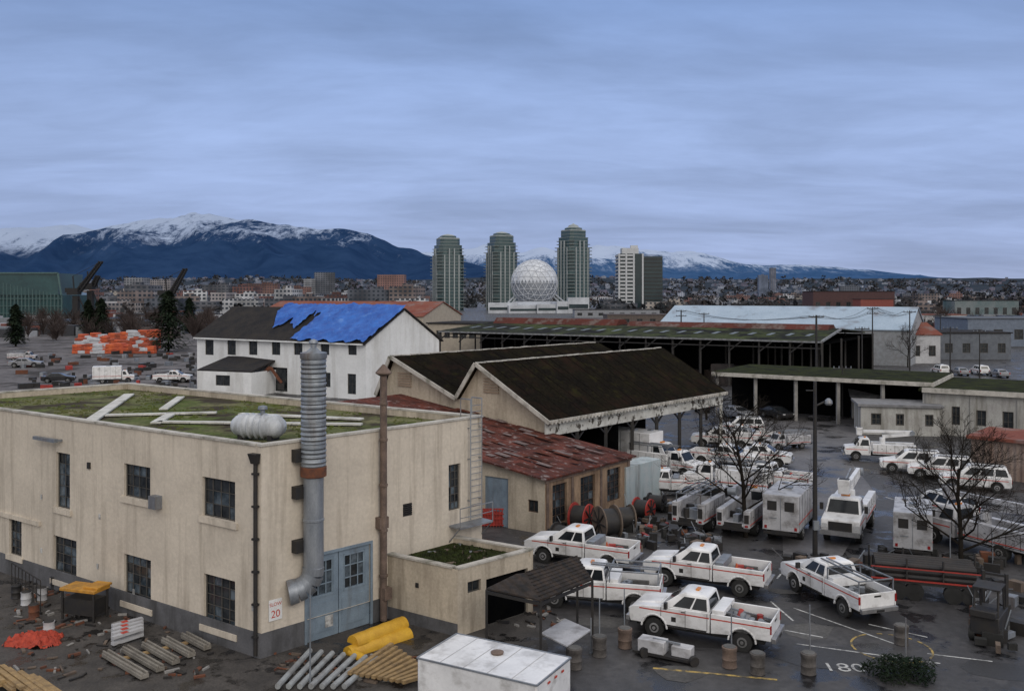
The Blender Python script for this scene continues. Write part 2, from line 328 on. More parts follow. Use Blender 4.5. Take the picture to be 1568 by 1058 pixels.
DP.hexa([onwall(Lc,C,29.2,7.75,.02),onwall(Lc,C,29.5,7.75,.02),onwall(Lc,C,29.5,7.75,.22),onwall(Lc,C,29.2,7.75,.22)][::-1],[onwall(Lc,C,29.1,8.15,.02),onwall(Lc,C,29.56,8.15,.02),onwall(Lc,C,29.56,8.15,.3),onwall(Lc,C,29.1,8.15,.3)][::-1])
for k in range(6): slab_on_wall(DP,Lc,C,29.22,29.48,.8+k*1.3,.88+k*1.3,.003,.2)
FX=mb.p('fixtures',galv)
s0,z0=wpt(Lc,C,243,767); slab_on_wall(FX,Lc,C,s0-.25,s0+.25,z0-.28,z0+.28,0.003,.35)
s0,z0=wpt(Lc,C,62,668); s1,_=wpt(Lc,C,95,668); FX.bar(onwall(Lc,C,s0,z0,.3),onwall(Lc,C,s1,z0,.3),.2,.16); FX.bar(onwall(Lc,C,s1,z0,0),onwall(Lc,C,s1,z0,.3),.1)
s0,z0=wpt(Lc,C,137,712); slab_on_wall(V,Lc,C,s0-.1,s0+.1,z0-.15,z0+.15,0.003,.08)
s0,z0=wpt(Lc,C,48,797); slab_on_wall(W,Lc,C,0,s0+.9,z0-.12,z0+.1,0.003,.12)
for u,v in ((64,760),(153,790),(64,842),(150,866),(205,905),(258,930),(388,930)):
    s0,z0=wpt(Lc,C,u,v); slab_on_wall(SG,Lc,C,s0-.07,s0+.07,z0-.12,z0+.12,0.003,.03)
LD=mb.p('ladder',galv)
s0=wpt(C,Rc,716,700)[0]; s1=wpt(C,Rc,733,700)[0]
for s in (s0,s1):
    LD.bar(onwall(C,Rc,s,3.6,.22),onwall(C,Rc,s,9.4,.22),.05); LD.bar(onwall(C,Rc,s,9.4,.22),onwall(C,Rc,s,9.4,-.5),.05); LD.bar(onwall(C,Rc,s,9.4,-.5),onwall(C,Rc,s,8.3,-.5),.05)
    for z in (4.5,6.5,8): LD.bar(onwall(C,Rc,s,z,0),onwall(C,Rc,s,z,.22),.04)
for k in range(19): LD.bar(onwall(C,Rc,s0,3.7+k*.3,.22),onwall(C,Rc,s1,3.7+k*.3,.22),.03)
slab_on_wall(LD,C,Rc,s0-1.2,s1+.2,3.42,3.5,0.003,.8)
for s in (s0-1.2,s1+.2): LD.bar(onwall(C,Rc,s,3.45,.78),onwall(C,Rc,s,4.4,.78),.04); LD.bar(onwall(C,Rc,s,3.45,.75),onwall(C,Rc,s,2.7,0),.04)
LD.bar(onwall(C,Rc,s0-1.2,4.4,.78),onwall(C,Rc,s1+.2,4.4,.78),.04); LD.bar(onwall(C,Rc,s0-1.2,3.95,.78),onwall(C,Rc,s1+.2,3.95,.78),.03)
mb.build()
q=Obj('roof_tank'); P=q.p('vessel',M('tank_paint',(.52,.54,.57),(.38,.40,.43),.5,scale=1.5,grime=(.2,.2,.2),gscale=(2,2,.6),gth=(.5,.75))); c=g(391,676,8.1)+Vector((0,.5,.62)); ax=Vector((.97,-.2,0)).normalized()
prof=[(0.02,-1.28),(.28,-1.2),(.45,-1.0),(.52,-.75)]+sum([[(.57,-.6+i*.3),(.50,-.54+i*.3),(.50,-.38+i*.3)] for i in range(4)],[])+[(.54,.75),(.45,1.0),(.28,1.2),(.02,1.28)]
n=20;vs=[];yv=Vector((-ax.y,ax.x,0))
for r,t in prof:
    for i in range(n):
        a=2*math.pi*i/n; vs.append(c+ax*t+yv*r*math.cos(a)+Vector((0,0,r*math.sin(a))))
P.add(vs,[(j*n+i,j*n+(i+1)%n,(j+1)*n+(i+1)%n,(j+1)*n+i) for j in range(len(prof)-1) for i in range(n)])
q.p('cap',galv).lathe(c+ax*.2+Vector((0,0,.5)),[(.1,0),(.1,.2),(.22,.25),(.2,.36),(.05,.4)],12)
P3_=q.p('saddles',darkmetal)
for t in (-.7,.7): P3_.box(*(c+ax*t-Vector((0,0,.5))),.2,.8,.3,math.atan2(ax.y,ax.x))
q.build()
q=Obj('exhaust_stack'); P=q.p('ribbed_duct',galvb)
cx,cy=-8.15,37.55
pr=[];z=7.45
while z<11.9: pr+= [(.50,z),(.50,z+.12),(.525,z+.15),(.525,z+.2)]; z+=.23
P.lathe((cx,cy,0),pr,24)
P=q.p('collar',rust); P.lathe((cx,cy,0),[(.42,7.0),(.53,7.05),(.53,7.43),(.5,7.45)],24)
P=q.p('lower_duct',galv); P.lathe((cx,cy,0),[(.43,3.3),(.41,3.32),(.41,5.2),(.44,5.22),(.44,5.3),(.41,5.32),(.41,7.05)],24)
pts=[Vector((cx,cy,3.3)),Vector((cx-.02,cy-.02,3.0)),Vector((cx-.14,cy-.06,2.72)),Vector((cx-.36,cy-.14,2.52)),Vector((cx-.62,cy-.24,2.42)),Vector((cx-.95,cy-.36,2.36))]
rs=[.43,.43,.44,.45,.47,.52]
for i in range(5): P.cyl(pts[i],pts[i+1],rs[i]+.02,rs[i+1],20)
P=q.p('cap',galv); P.lathe((cx,cy,0),[(.53,11.85),(.55,11.9),(.55,12.1),(.3,12.15),(.12,12.3),(.12,12.45),(.2,12.5),(.16,12.6),(.02,12.66)],20)
P=q.p('brackets',darkmetal)
for z in (4.2,6.4,7.9):
    P.box(cx-.5,cy+.1,z,.9,.55,.5,.78); P.bar((cx,cy,z),(cx-.5,cy+.9,z),.1)
q.build()
q=Obj('flue_pipe'); P=q.p('pipe',brownpipe); c=(-5.68,40.42)
P.cyl((c[0],c[1],.1),(c[0],c[1],10.9),.155,n=14)
for z in (2,4,6,8,9.6): P.lathe((c[0],c[1],z),[(.155,0),(.19,.02),(.19,.12),(.155,.14)],14)
P.lathe((c[0],c[1],0),[(.2,10.9),(.36,11.0),(.36,11.05),(.04,11.4)],14)
P=q.p('clamp_boxes',brownpipe); P.box(c[0]-.1,c[1]+.1,4.4,.5,.4,.5,.8); P.box(c[0]+.1,c[1],1.3,.4,.4,.5,.8)
q.build()
q=Obj('speed_limit_sign'); P=q.p('plate',M('sign_white',(.7,.7,.7),(.6,.6,.6),.6)); s0,z0=wpt(C,Rc,421,932); slab_on_wall(P,C,Rc,s0-.3,s0+.3,z0-.42,z0+.42,.02,.05); q.p('fixing',galv).bar(onwall(C,Rc,s0,z0,0),onwall(C,Rc,s0,z0,.03),.1); q.build()
A3,d,n=wframe(C,Rc); ang=math.atan2(d.y,d.x)
for txt,sz,dz in (('SLOW',.2,.16),('20',.42,-.3)):
    t=bpy.data.curves.new('sign_text','FONT'); t.body=txt; t.size=sz; t.align_x='CENTER'; t.extrude=.002; t.materials.append(stripe)
    o=bpy.data.objects.new('lettering',t); scene.collection.objects.link(o); o.location=onwall(C,Rc,s0,z0+dz,.056); o.rotation_euler=(math.pi/2,0,ang)
    o.parent=bpy.data.objects['speed_limit_sign']

# ================================================================= ANNEX
a0=(-5.60,40.95);a1=(-2.3,38.7);a2=(.96,41.7);a3=(-2.7,43.95)
q=Obj('small_annex'); W=q.p('walls',stucco2); PL=q.p('plinth',plinth);GL=q.p('glass',glass);FR=q.p('frames',frame_d)
wall(W,a0,a1,.55,2.85);wall(PL,a0,a1,0,.55)
od=(1.6,4.1,.0,2.1)
wall(W,a1,a2,0,2.85,[(.55,1.3,1.7,2.2),od]); window(GL,FR,a1,a2,(.55,1.3,1.7,2.2),2,1); window(q.p('dark_opening',black),FR,a1,a2,od,1,1)
wall(W,a2,a3,0,2.85)
q.p('roof_deck',mossd).poly(*[(p[0],p[1],2.62) for p in (a0,a1,a2,a3)])
CP=q.p('parapet_cap',capm)
for A,B in ((a0,a1),(a1,a2),(a2,a3)):
    L=(Vector(B)-Vector(A)).length; slab_on_wall(CP,A,B,.0,L-.27 if A!=a2 else L,2.85,2.93,-.25,.06)
    p=lambda s,z: onwall(A,B,s,z,-.23); q.p('inner',stucco2).poly(p(L,2.6),p(0,2.6),p(0,2.85),p(L,2.85))
D=q.p('roof_debris',M('weathered_wood',(.16,.12,.09),(.08,.06,.05),.9))
TF=q.p('moss_tufts',M('moss_tuft_dark',(.045,.06,.02),(.03,.035,.02),1,scale=2,spec=.05))
for i in range(420):
    t,s=U(.1,.9),U(.1,.9); x=a0[0]*(1-t)*(1-s)+a1[0]*t*(1-s)+a2[0]*t*s+a3[0]*(1-t)*s; y=a0[1]*(1-t)*(1-s)+a1[1]*t*(1-s)+a2[1]*t*s+a3[1]*(1-t)*s
    if i<16: (D if i%3 else q.p('scrap',galv)).box(x,y,2.66,U(.15,.6),U(.05,.2),.05,U(0,3))
    else: a=U(0,3.1);r=U(.04,.12);dx,dy=math.cos(a)*r,math.sin(a)*r; TF.poly((x-dx,y-dy,2.625),(x+dx,y+dy,2.625),(x+dx*.6,y+dy*.6,2.625+U(.05,.16)),(x-dx*.6,y-dy*.6,2.625+U(.05,.16)))
s0,z0=wpt(a0,a1,640,890); V=q.p('grate',darkmetal); slab_on_wall(V,a0,a1,s0-.12,s0+.05,1.7,1.9,0.003,.04)
q.build()
q=Obj('dark_canopy'); P=q.p('corrugated_roof',M('canopy_dark_metal',(.018,.017,.017),(.050,.038,.032),.8,scale=2,wave=(.8,.6,0,2.5),spec=.2,fine=.3))
tl=g(806,878,2.9);tr=g(884,853,2.9);br=g(907,888,2.35);bl=g(828,920,2.35);ll=g(745,902,2.6)
P.hexa([bl,br,tr,tl],[v+Vector((0,0,.06)) for v in (bl,br,tr,tl)])
P.hexa([ll,bl,tl,g(790,880,2.85)],[v+Vector((0,0,.06)) for v in (ll,bl,tl,g(790,880,2.85))])
PO=q.p('posts',darkmetal)
for v in (bl,br,tr,ll): PO.bar((v.x,v.y,0),(v.x,v.y,v.z),.10)
PO.bar(bl-Vector((0,0,.1)),br-Vector((0,0,.1)),.08,.12);PO.bar(ll-Vector((0,0,.1)),bl-Vector((0,0,.1)),.08,.12)
for i in range(9): v=bl.lerp(tl,i/8);w_=br.lerp(tr,i/8); P.bar(v+Vector((0,0,.08)),w_+Vector((0,0,.08)),.04,.04)
q.build()
# ================================================================= RUST ROOF BUILDING
E=(2.0,55.2);Er=(8.13,62.9)
d1=Vector((-.82,.57)); El=tuple(Vector(E)+d1*20); Erl=tuple(Vector(Er)+d1*20)
q=Obj('rusty_roof_shed'); W=q.p('walls',stucco2);GL=q.p('glass',glass);FR=q.p('frames',M('brown_window_frames',(.085,.05,.035),(.045,.028,.02),.8));GL2=q.p('panes',glassb)
dop=wrect(El,E,742,778,730,797);dop=(dop[0],dop[1],0,dop[3]); wop=wrect(El,E,808,824,765,784)
wall(W,El,E,0,3.3,[dop,wop]); window(GL,FR,El,E,wop,2,1)
slab_on_wall(q.p('grey_door',doorblue),El,E,dop[0],dop[1],0,dop[3],-.15,-.08)
p=lambda s,z,o=0: onwall(El,E,s,z,o); W.poly(p(0,3.3),p(20,3.3),p(0,6.2))
ops=[wrect(E,Er,846,868,740,800),wrect(E,Er,889,911,728,790),wrect(E,Er,930,950,716,766)]
WB=q.p('timber_front',M('weathered_timber_front',(.30,.21,.14),(.17,.11,.07),.9,scale=1.2,stretch=(1,1,.25),fine=.25,grime=(.07,.045,.035),gth=(.48,.72)))
wall(WB,E,Er,0,3.3,ops)
for o_ in ops: window(GL,FR,E,Er,o_,3,5,gl2=GL2,prob=.1)
TR=q.p('trim_posts',brownpipe)
for u in (838,876,920,962):
    s0=wpt(E,Er,u,750)[0]; slab_on_wall(TR,E,Er,s0-.12,s0+.12,0,3.06,0.003,.05)
slab_on_wall(TR,E,Er,-.1,9.9,3.08,3.3,.052,.10)
wall(W,Er,Erl,0,3.3)
RP=q.p('roof',rustroof)
d2=Vector((.70,.71)).normalized()
e0=Vector(E)-d2*.4-d1*.35; e1=Vector(Er)+d2*.2-d1*.35; r0=e0+d1*21;r1=e1+d1*21
RP.hexa([(e0.x,e0.y,3.32),(e1.x,e1.y,3.32),(r1.x,r1.y,6.3),(r0.x,r0.y,6.3)],[(e0.x,e0.y,3.42),(e1.x,e1.y,3.42),(r1.x,r1.y,6.4),(r0.x,r0.y,6.4)])
shm=[q.p('loose_sheets_%d'%i,M('roof_sheet_%d'%i,c_,tuple(x*.5 for x in c_),.9,scale=2.2,fine=.3,spec=.1)) for i,c_ in enumerate(((.20,.155,.15),(.13,.045,.03),(.09,.035,.025)))]
for i in range(110):
    t=U(.3,15);s=U(.2,9.3); b=Vector(E)+d1*t+d2*s; z=3.42+(t+.35)*2.98/21+.008+.0006*i
    sl=2.98/21; L=U(.3,1.5);w=U(.12,.5); sk=U(-.1,.1)
    pts=[b,b+d2*w,b+d2*(w+sk)+d1*L,b+d1*L+d2*sk]; zs=[z,z,z+sl*L+U(0,.03),z+sl*L]
    shm[i%3].poly(*[(p_.x,p_.y,zz) for p_,zz in zip(pts,zs)])
q.build()
q=Obj('storage_container'); P=q.p('box',M('pale_teal_paint',(.33,.40,.42),(.4,.43,.44),.6,grime=(.15,.15,.14)),.02); c=g(975,770); P.box(c.x,c.y+1,1.35,1.5,4.5,2.7,-.7); K=q.p('door_bars',galv)
for x in(-.45,-.15,.15,.45): K.bar((c.x+x-1.38,c.y-.72-x*.84,.3),(c.x+x-1.38,c.y-.72-x*.84,2.5),.05)
q.build()

# ================================================================= TWO SAWTOOTH SHEDS
Fp=Vector((2.56,66.3)); a=Vector((-.82,.57)); b=Vector((.66,.75)).normalized()
q=Obj('open_vehicle_shed'); W=q.p('gable_walls',M('gable_stucco',(.48,.415,.325),(.40,.34,.265),.9,scale=.4,grime=(.18,.145,.105),gth=(.50,.8)));RP=q.p('roofs',felt);TR=q.p('bargeboards',capm);FS=q.p('fascia',whitepeel);VT=q.p('louvres',M('louvre_tan',(.36,.27,.20),(.24,.17,.12),.85))
def P3(t,s,z): v=Fp+a*t+b*s; return Vector((v.x,v.y,z))
LA=25.9
W.poly(P3(0,0,0),P3(0,0,5.5),P3(6.1,0,9.1),P3(8,0,6.4),P3(8,0,0))
W.poly(P3(8,0,0),P3(8,0,6.4),P3(14.8,0,9.3),P3(16.2,0,6.2),P3(16.2,0,0))
def roofp(t0,z0,t1,z1,s0,s1,P=RP,th=.18):
    P.hexa([P3(t0,s0,z0),P3(t0,s1,z0),P3(t1,s1,z1),P3(t1,s0,z1)],[P3(t0,s0,z0+th),P3(t0,s1,z0+th),P3(t1,s1,z1+th),P3(t1,s0,z1+th)])
roofp(-.5,5.2,6.1,9.1,-.5,LA); roofp(6.1,9.1,8.0,6.4,-.5,LA); roofp(8.0,6.4,14.8,9.3,-.5,28); roofp(14.8,9.3,16.4,6.0,-.5,28)
BT_=q.p('roof_battens',M('batten_dark',(.012,.010,.008),(.008,.007,.007),1,spec=.02))
for k in range(1,26):
    s=k*1.03; j=U(-.2,.2)
    if k%3==0: continue
    BT_.bar(P3(-.45,s+j,5.41),P3(6.0,s+j,9.24),.04,.04)
    if k%2: BT_.bar(P3(8.2,s,6.69),P3(14.7,s,9.45),.04,.04)
for (t0,z0,t1,z1) in ((-.6,5.15,6.1,9.12),(6.1,9.12,8.0,6.4),(8.0,6.35,14.8,9.32),(14.8,9.32,16.4,6.1)):
    TR.bar(P3(t0,-.56,z0+.1),P3(t1,-.56,z1+.1),.1,.30)
for k in range(26):
    TR.bar(P3(6.1,-.4+k,9.30),P3(6.1,.52+k,9.30+U(-.03,.03)),.28,.08); TR.bar(P3(14.8,-.4+k*1.08,9.5),P3(14.8,.6+k*1.08,9.5+U(-.03,.03)),.24,.08)
for tt in (5.3,14.0):
    for k in range(6): VT.bar(P3(tt-1.0,-.06,7.1+k*.2),P3(tt+.4,-.06,7.1+k*.2),.1,.09)
FS.bar(P3(-.05,-.3,4.72),P3(-.05,LA,4.72),.12,1.05)
GT=q.p('gutter',capm); GT.bar(P3(-.55,-.5,5.32),P3(-.55,LA,5.32),.16,.18)
for k in range(60): GT.bar(P3(-.62,-.4+k*.44,5.28),P3(-.62,-.2+k*.44,5.28),.1,.30)
CO=q.p('columns',darkmetal); CW=q.p('column_paint',whitepeel)
for k in range(8):
    s=LA*k/7; (CW if k in(0,7) else CO).bar(P3(.1,s,0),P3(.1,s,4.2),.26)
    if 0<k<7: CO.bar(P3(.1,s,3.5),P3(.1,s+.9,4.2),.12); CO.bar(P3(.1,s,3.5),P3(.1,s-.9,4.2),.12)
BK=q.p('shade_sheets',black); BK.poly(P3(15.8,0,0),P3(15.8,LA,0),P3(15.8,LA,6),P3(15.8,0,6)); BK.poly(P3(0,9,0),P3(8,9,0),P3(8,9,4),P3(0,9,4))  # black sheets added to paint the shade inside the open bays
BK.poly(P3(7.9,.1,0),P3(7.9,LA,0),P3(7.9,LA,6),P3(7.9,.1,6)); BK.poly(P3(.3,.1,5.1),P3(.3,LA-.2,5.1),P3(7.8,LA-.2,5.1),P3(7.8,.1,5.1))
W.poly(P3(0,LA-.1,4.2),P3(0,LA-.1,5.5),P3(6.1,LA-.1,9.1),P3(8,LA-.1,6.4),P3(8,LA-.1,4.2))
q.build()

# ================================================================= WHITE BUILDING, BLUE TARP
G0=(-20.0,125);GL_=(-49.6,144);GR=(-10.7,134)
q=Obj('white_warehouse'); W=q.p('walls',whitep);GLs=q.p('glass',glass);FR=q.p('frames',frame_d);RP=q.p('roof',roofdark)
ops=[wrect(GL_,G0,u-6,u+7,520,543) for u in (320,354,387,422,456,497,539)]
ops+=[wrect(GL_,G0,u-6,u+7,572,603) for u in (538,)]+[wrect(GL_,G0,u-6,u+6,570,592) for u in (500,330)]+[wrect(GL_,G0,408,440,562,598)]
wall(W,GL_,G0,0,7.8,ops)
for o_ in ops: window(GLs,FR,GL_,G0,o_,2,2)
wall(W,G0,GR,0,7.8)
GB=tuple(Vector(GR)+Vector(GL_)-Vector(G0)); wall(W,GB,GL_,0,7.8); wall(W,GR,GB,0,7.8)
mA=(Vector(G0)+Vector(GR))/2; mB=(Vector(GL_)+Vector(GB))/2
W.poly((*G0,7.8),(*GR,7.8),(mA.x,mA.y,12.3)); W.poly((*GB,7.8),(*GL_,7.8),(mB.x,mB.y,12.3))
ex=(Vector(G0)-Vector(GL_)).normalized()*.35; ov=(Vector(G0)-Vector(GR)).normalized()*.5
def rf(A,B,mA,mB,o_,th=.2):
    A=Vector(A)+ex+o_;B=Vector(B)-ex+o_; m1=mA+ex;m2=mB-ex
    RP.hexa([(A.x,A.y,7.55),(B.x,B.y,7.55),(m2.x,m2.y,12.32),(m1.x,m1.y,12.32)],[(A.x,A.y,7.55+th),(B.x,B.y,7.55+th),(m2.x,m2.y,12.32+th),(m1.x,m1.y,12.32+th)])
rf(G0,GL_,mA,mB,ov); rf(GR,GB,mA,mB,-ov)
q.p('gutter',whitep).bar((*(Vector(G0)+ov*1.1),7.62),(*(Vector(GL_)+ov*1.1),7.62),.2,.2)
TP=q.p('tarp',tarp)
def rp(s,t):
    e=Vector(G0)+ov+(Vector(GL_)-Vector(G0))*s; m=mA+(mB-mA)*s; v=e+(m-e)*t
    return Vector((v.x,v.y,7.77+t*4.77))
nx,ny=80,26
vs=[];fs=[]
for i in range(nx+1):
    for j in range(ny+1):
        s=-.012+.68*i/nx
        lo=-.02+.03*math.sin(s*70) if s<.40 else min(.62,(s-.40)*5+.05*math.sin(s*60))
        if s>.47: lo=.50-(s-.47)*.9+.10*math.sin(s*75)+.05*math.sin(s*171)
        if s>.58: lo=.35+(s-.58)*5
        lo=min(lo,.98)
        tt=lo+(1.03-lo)*(j/ny)
        pz=rp(s,tt); nzv=abs(noise.noise(Vector((s*16+tt*5,tt*5,3))))*.55+abs(noise.noise(Vector((s*45,tt*10,9))))*.28
        vs.append(pz+Vector((0,-.12,.22+nzv*.9)))
for i in range(nx):
    for j in range(ny):
        s=.68*i/nx
        if .40<s<.455 and j<16+ (i%5): continue
        fs.append((i*(ny+1)+j,(i+1)*(ny+1)+j,(i+1)*(ny+1)+j+1,i*(ny+1)+j+1))
TP.add(vs,fs)
q.build()
q=Obj('white_lean_to_shed'); A=g(302,603); A=(A.x,A.y);B=(g(385,607).x,g(385,607).y)
W=q.p('walls',whitep); dd=(Vector(B)-Vector(A)).normalized(); nn=Vector((-dd.y,dd.x))*7
A2=tuple(Vector(A)+nn);B2=tuple(Vector(B)+nn); wo=wrect(A,B,330,352,574,590)
wall(W,A,B,0,3.4,[wo]); window(q.p('glass',glass),q.p('frames',frame_d),A,B,wo,2,1); wall(W,B,B2,0,3.4); wall(W,B2,A2,0,3.4); wall(W,A2,A,0,3.4)
q.p('roof',roofdark).prism([A,B,B2,A2],[3.4,3.4,4.9,4.9],[3.6,3.6,5.1,5.1]); q.build()

# ================================================================= LONG OPEN RAIL SHED
q=Obj('long_open_shed'); RP=q.p('roof',M('shed_mossy_roof',(.060,.075,.030),(.030,.032,.028),1,scale=.10,fine=.4,spots=((.018,.018,.019),.25,.46,.58),spec=.05))
l=Vector((-14,175));r=Vector((46,136));w=Vector((.55,.84)).normalized()
def sh(s,t,z): v=l+(r-l)*s+w*t; return Vector((v.x,v.y,z))
RP.hexa([sh(0,0,7.3),sh(1,0,7.3),sh(.98,18,8.6),sh(0,18,8.6)],[sh(0,0,7.5),sh(1,0,7.5),sh(.98,18,8.8),sh(0,18,8.8)])
RP.hexa([sh(0,18,8.6),sh(.98,18,8.6),sh(.98,36,7.4),sh(0,36,7.4)],[sh(0,18,8.8),sh(.98,18,8.8),sh(.98,36,7.6),sh(0,36,7.6)])
ED=q.p('eave_edge',M('grey_edge',(.26,.27,.29),(.12,.12,.12),.8)); ED.bar(sh(0,-.1,7.35),sh(1,-.1,7.35),.15,.25); ED.bar(sh(1,0,7.4),sh(.98,18,8.7),.2,.35)
MN=q.p('monitor',M('monitor_rust',(.11,.035,.028),(.07,.03,.025),.9,scale=.2,spots=((.15,.12,.11),.4,.5,.65),spec=.1))
for s0_,s1_,zt_ in ((.03,.42,9.7),(.45,.96,9.4)):
    MN.hexa([sh(s0_,15,8.4),sh(s1_,15,8.4),sh(s1_,21,8.4),sh(s0_,21,8.4)],[sh(s0_,16.5,zt_),sh(s1_,16.5,zt_),sh(s1_,19,zt_),sh(s0_,19,zt_)])
SL=q.p('skylights',M('glasslite',(.16,.19,.21),(.08,.09,.1),.5))
for k in range(22):
    s=.04+k*.043; SL.hexa([sh(s,6,7.95),sh(s+.01,6,7.95),sh(s+.01,9,8.17),sh(s,9,8.17)],[sh(s,6,7.99),sh(s+.01,6,7.99),sh(s+.01,9,8.21),sh(s,9,8.21)])
CO=q.p('columns',darkmetal)
for k in range(16):
    s=k/15
    for t in (.4,12,24,35): CO.bar(sh(s,t,0),sh(s,t,7.4),.3)
    CO.bar(sh(s,0,5.5),sh(min(s+.03,1),0,7.2),.18); CO.bar(sh(s,0,6.4),sh(min(s+.066,1),0,6.4),.18)
BK=q.p('shade_sheet',black); BK.poly(sh(0,35.5,0),sh(1,35.5,0),sh(1,35.5,7.3),sh(0,35.5,7.3)); BK.poly(sh(0,14,0),sh(.80,14,0),sh(.80,14,7.3),sh(0,14,7.3)); BK.poly(sh(0,.4,6.9),sh(1,.4,6.9),sh(1,35,6.9),sh(0,35,6.9))  # upright and overhead black sheets, painted shade under the long roof
CB=q.p('stored_goods',M('dark_goods',(.02,.02,.022),(.05,.035,.03),.9,scale=.2))
for k in range(60): 
    v=sh(U(.02,.97),U(1,12),0); hh=U(1,3.4); CB.box(v.x,v.y,hh/2,U(1.5,4),U(1,3),hh,-.6)
q.build()

def simple_building(name,A,B,depth,h,wallm,roofm,wins=(),ridge=None,nx=2,ny=2,overh=.3,fw=.12):
    q=Obj(name);A=Vector(A[:2]);B=Vector(B[:2]);d=(B-A).normalized();n=Vector((-d.y,d.x))*depth
    A2=A+n;B2=B+n;W=q.p('walls',wallm);Gs=q.p('glass',glass);Fr=q.p('frames',frame_d)
    wall(W,A,B,0,h,list(wins)); [window(Gs,Fr,A,B,o_,nx,ny,fw=fw) for o_ in wins]
    wall(W,B,B2,0,h);wall(W,B2,A2,0,h);wall(W,A2,A,0,h)
    o=d*overh;m=n.normalized()*overh; c=[A-o-m,B+o-m,B2+o+m,A2-o+m]
    if ridge is None: q.p('roof',roofm).prism([tuple(x) for x in c],h,h+.25)
    else:
        mid0=(c[0]+c[3])/2;mid1=(c[1]+c[2])/2;P=q.p('roof',roofm);z=h-.1;t=.2
        for (x,y,mx,my) in ((c[0],c[1],mid1,mid0),(c[2],c[3],mid0,mid1)):
            P.hexa([(*x,z),(*y,z),(*mx,ridge),(*my,ridge)],[(*x,z+t),(*y,z+t),(*mx,ridge+t),(*my,ridge+t)])
        W.poly((*A,h),(*A2,h),(*((A+A2)/2),ridge)); W.poly((*B,h),(*B2,h),(*((B+B2)/2),ridge))
    return q
simple_building('pale_roofed_warehouse',(34,212),(80,184),22,7.2,M('pale_wall',(.3,.32,.34),(.22,.22,.23)),blueroof,ridge=11.6).build()
simple_building('red_roofed_warehouse',(-62,222),(-20,205),20,9.5,M('cream_wall_far',(.40,.35,.28),(.32,.28,.23)),redroof,ridge=12.6).build()
A=at(655,195);B=at(745,190)
simple_building('cream_depot_building',A,B,14,8.2,MATS['cream_wall_far'],roofdark,wins=[(2+i*1.9,3.3+i*1.9,5.2,6.8) for i in range(5)]).build()
q=Obj('concrete_canopy'); P=q.p('roof',capm); Lq=Vector((24,110));Rq=Vector((44.5,96.5)); nn=Vector((.55,.83))*14
c=[Lq,Rq,Rq+nn,Lq+nn]; P.prism([tuple(x) for x in c],4.7,5.15); q.p('top',mossd).prism([tuple(x*1.0+Vector((0,.2))) for x in c],5.15,5.2)
CO=q.p('columns',concrete)
for k in range(6):
    for t in (.04,.6): v=Lq+(Rq-Lq)*(k/5*.96+.02)+nn*t; CO.bar((v.x,v.y,0),(v.x,v.y,4.7),.35)
bk=q.p('shade_sheet',black); v0=Lq+nn*.5;v1=Rq+nn*.5; bk.poly((*v0,0),(*v1,0),(*v1,4.7),(*v0,4.7)); q.build()  # black sheet added as painted shade beneath the canopy
A=Vector((42.9,95.5)); B=A+Vector((.82,-.57))*28
wn=[wrect(A,B,1457,1470,622,650),wrect(A,B,1495,1510,628,652),wrect(A,B,1535,1552,630,662)]
qq=simple_building('white_depot_building',A,B,16,4.4,M('white_grey_wall',(.42,.42,.40),(.32,.31,.30),.9,scale=.5,grime=(.18,.17,.15),gth=(.45,.7)),mossd,wins=wn,overh=.35,fw=.08)
qq.p('cornice',capm).bar((*(A-Vector((.57,.82))*.4),4.55),(*(B-Vector((.57,.82))*.4),4.55),.12,.5)
for k in range(7): slab_on_wall(qq.p('pilasters',MATS['white_grey_wall']),A,B,.3+k*4.2,.8+k*4.2,0,4.28,.003,.12)
qq.build()
A=g(1318,664);B=g(1440,668)
simple_building('small_gatehouse',A,B,5,2.9,MATS['white_grey_wall'],M('grey_roof',(.22,.22,.23),(.13,.13,.14)),wins=[(1,2,1,2.2),(3.4,4.2,1,2.2),(6.2,7,1,2.2)]).build()
A=g(1305,640);B=g(1375,642)
simple_building('site_cabin',A,B,4,2.6,MATS['white_grey_wall'],MATS['grey_roof'],wins=[(.8,2,1,2)],ridge=3.6).build()
A=g(1487,728);B=g(1600,742)
simple_building('corrugated_tin_shed',A,B,6,3.0,M('tin_rust_wall',(.30,.24,.21),(.14,.085,.065),.8,scale=1,stretch=(1,1,.2),wave=(1,0,0,3),grime=(.10,.05,.03)),redroof).build()
def fbox(name,u0,u1,vb,vt,dep,wallm,roofm,nw=4,ridge=None):
    A=g(u0,vb);B=at(u1,A.y); h=zat(vt,A.y); L=(B-A).length
    wins=[(L*(i+.25)/nw,L*(i+.7)/nw,h*.25,h*.62) for i in range(nw)]
    simple_building(name,A,B,dep,h,wallm,roofm,wins=wins,ridge=(h+ridge) if ridge else None).build()
wd=M('weathered_white_wall',(.48,.49,.51),(.36,.36,.38),.9,scale=.2)
fbox('red_roofed_shop',1345,1440,556,512,14,wd,redroof,4,2.2)
fbox('grey_workshop',1440,1548,550,510,14,M('grey_blue_wall',(.13,.145,.17),(.09,.10,.12)),roofdark,4)
fbox('blue_grey_warehouse',1482,1640,530,488,20,M('bluegrey2',(.15,.18,.235),(.11,.135,.18)),M('slate_roof',(.08,.09,.11)),5)
fbox('brick_office_block',1245,1370,488,446,20,M('dark_brick',(.075,.035,.035),(.05,.025,.028)),roofdark,8)
fbox('brick_annex_block',1318,1368,490,458,12,M('red_brick',(.22,.06,.045),(.17,.045,.04)),roofdark,4)
fbox('white_shop',1385,1480,502,482,14,wd,redroof,6)
fbox('teal_office_block',1462,1560,488,460,15,M('teal_wall',(.07,.12,.13),(.17,.19,.20),scale=.1),roofdark,7)
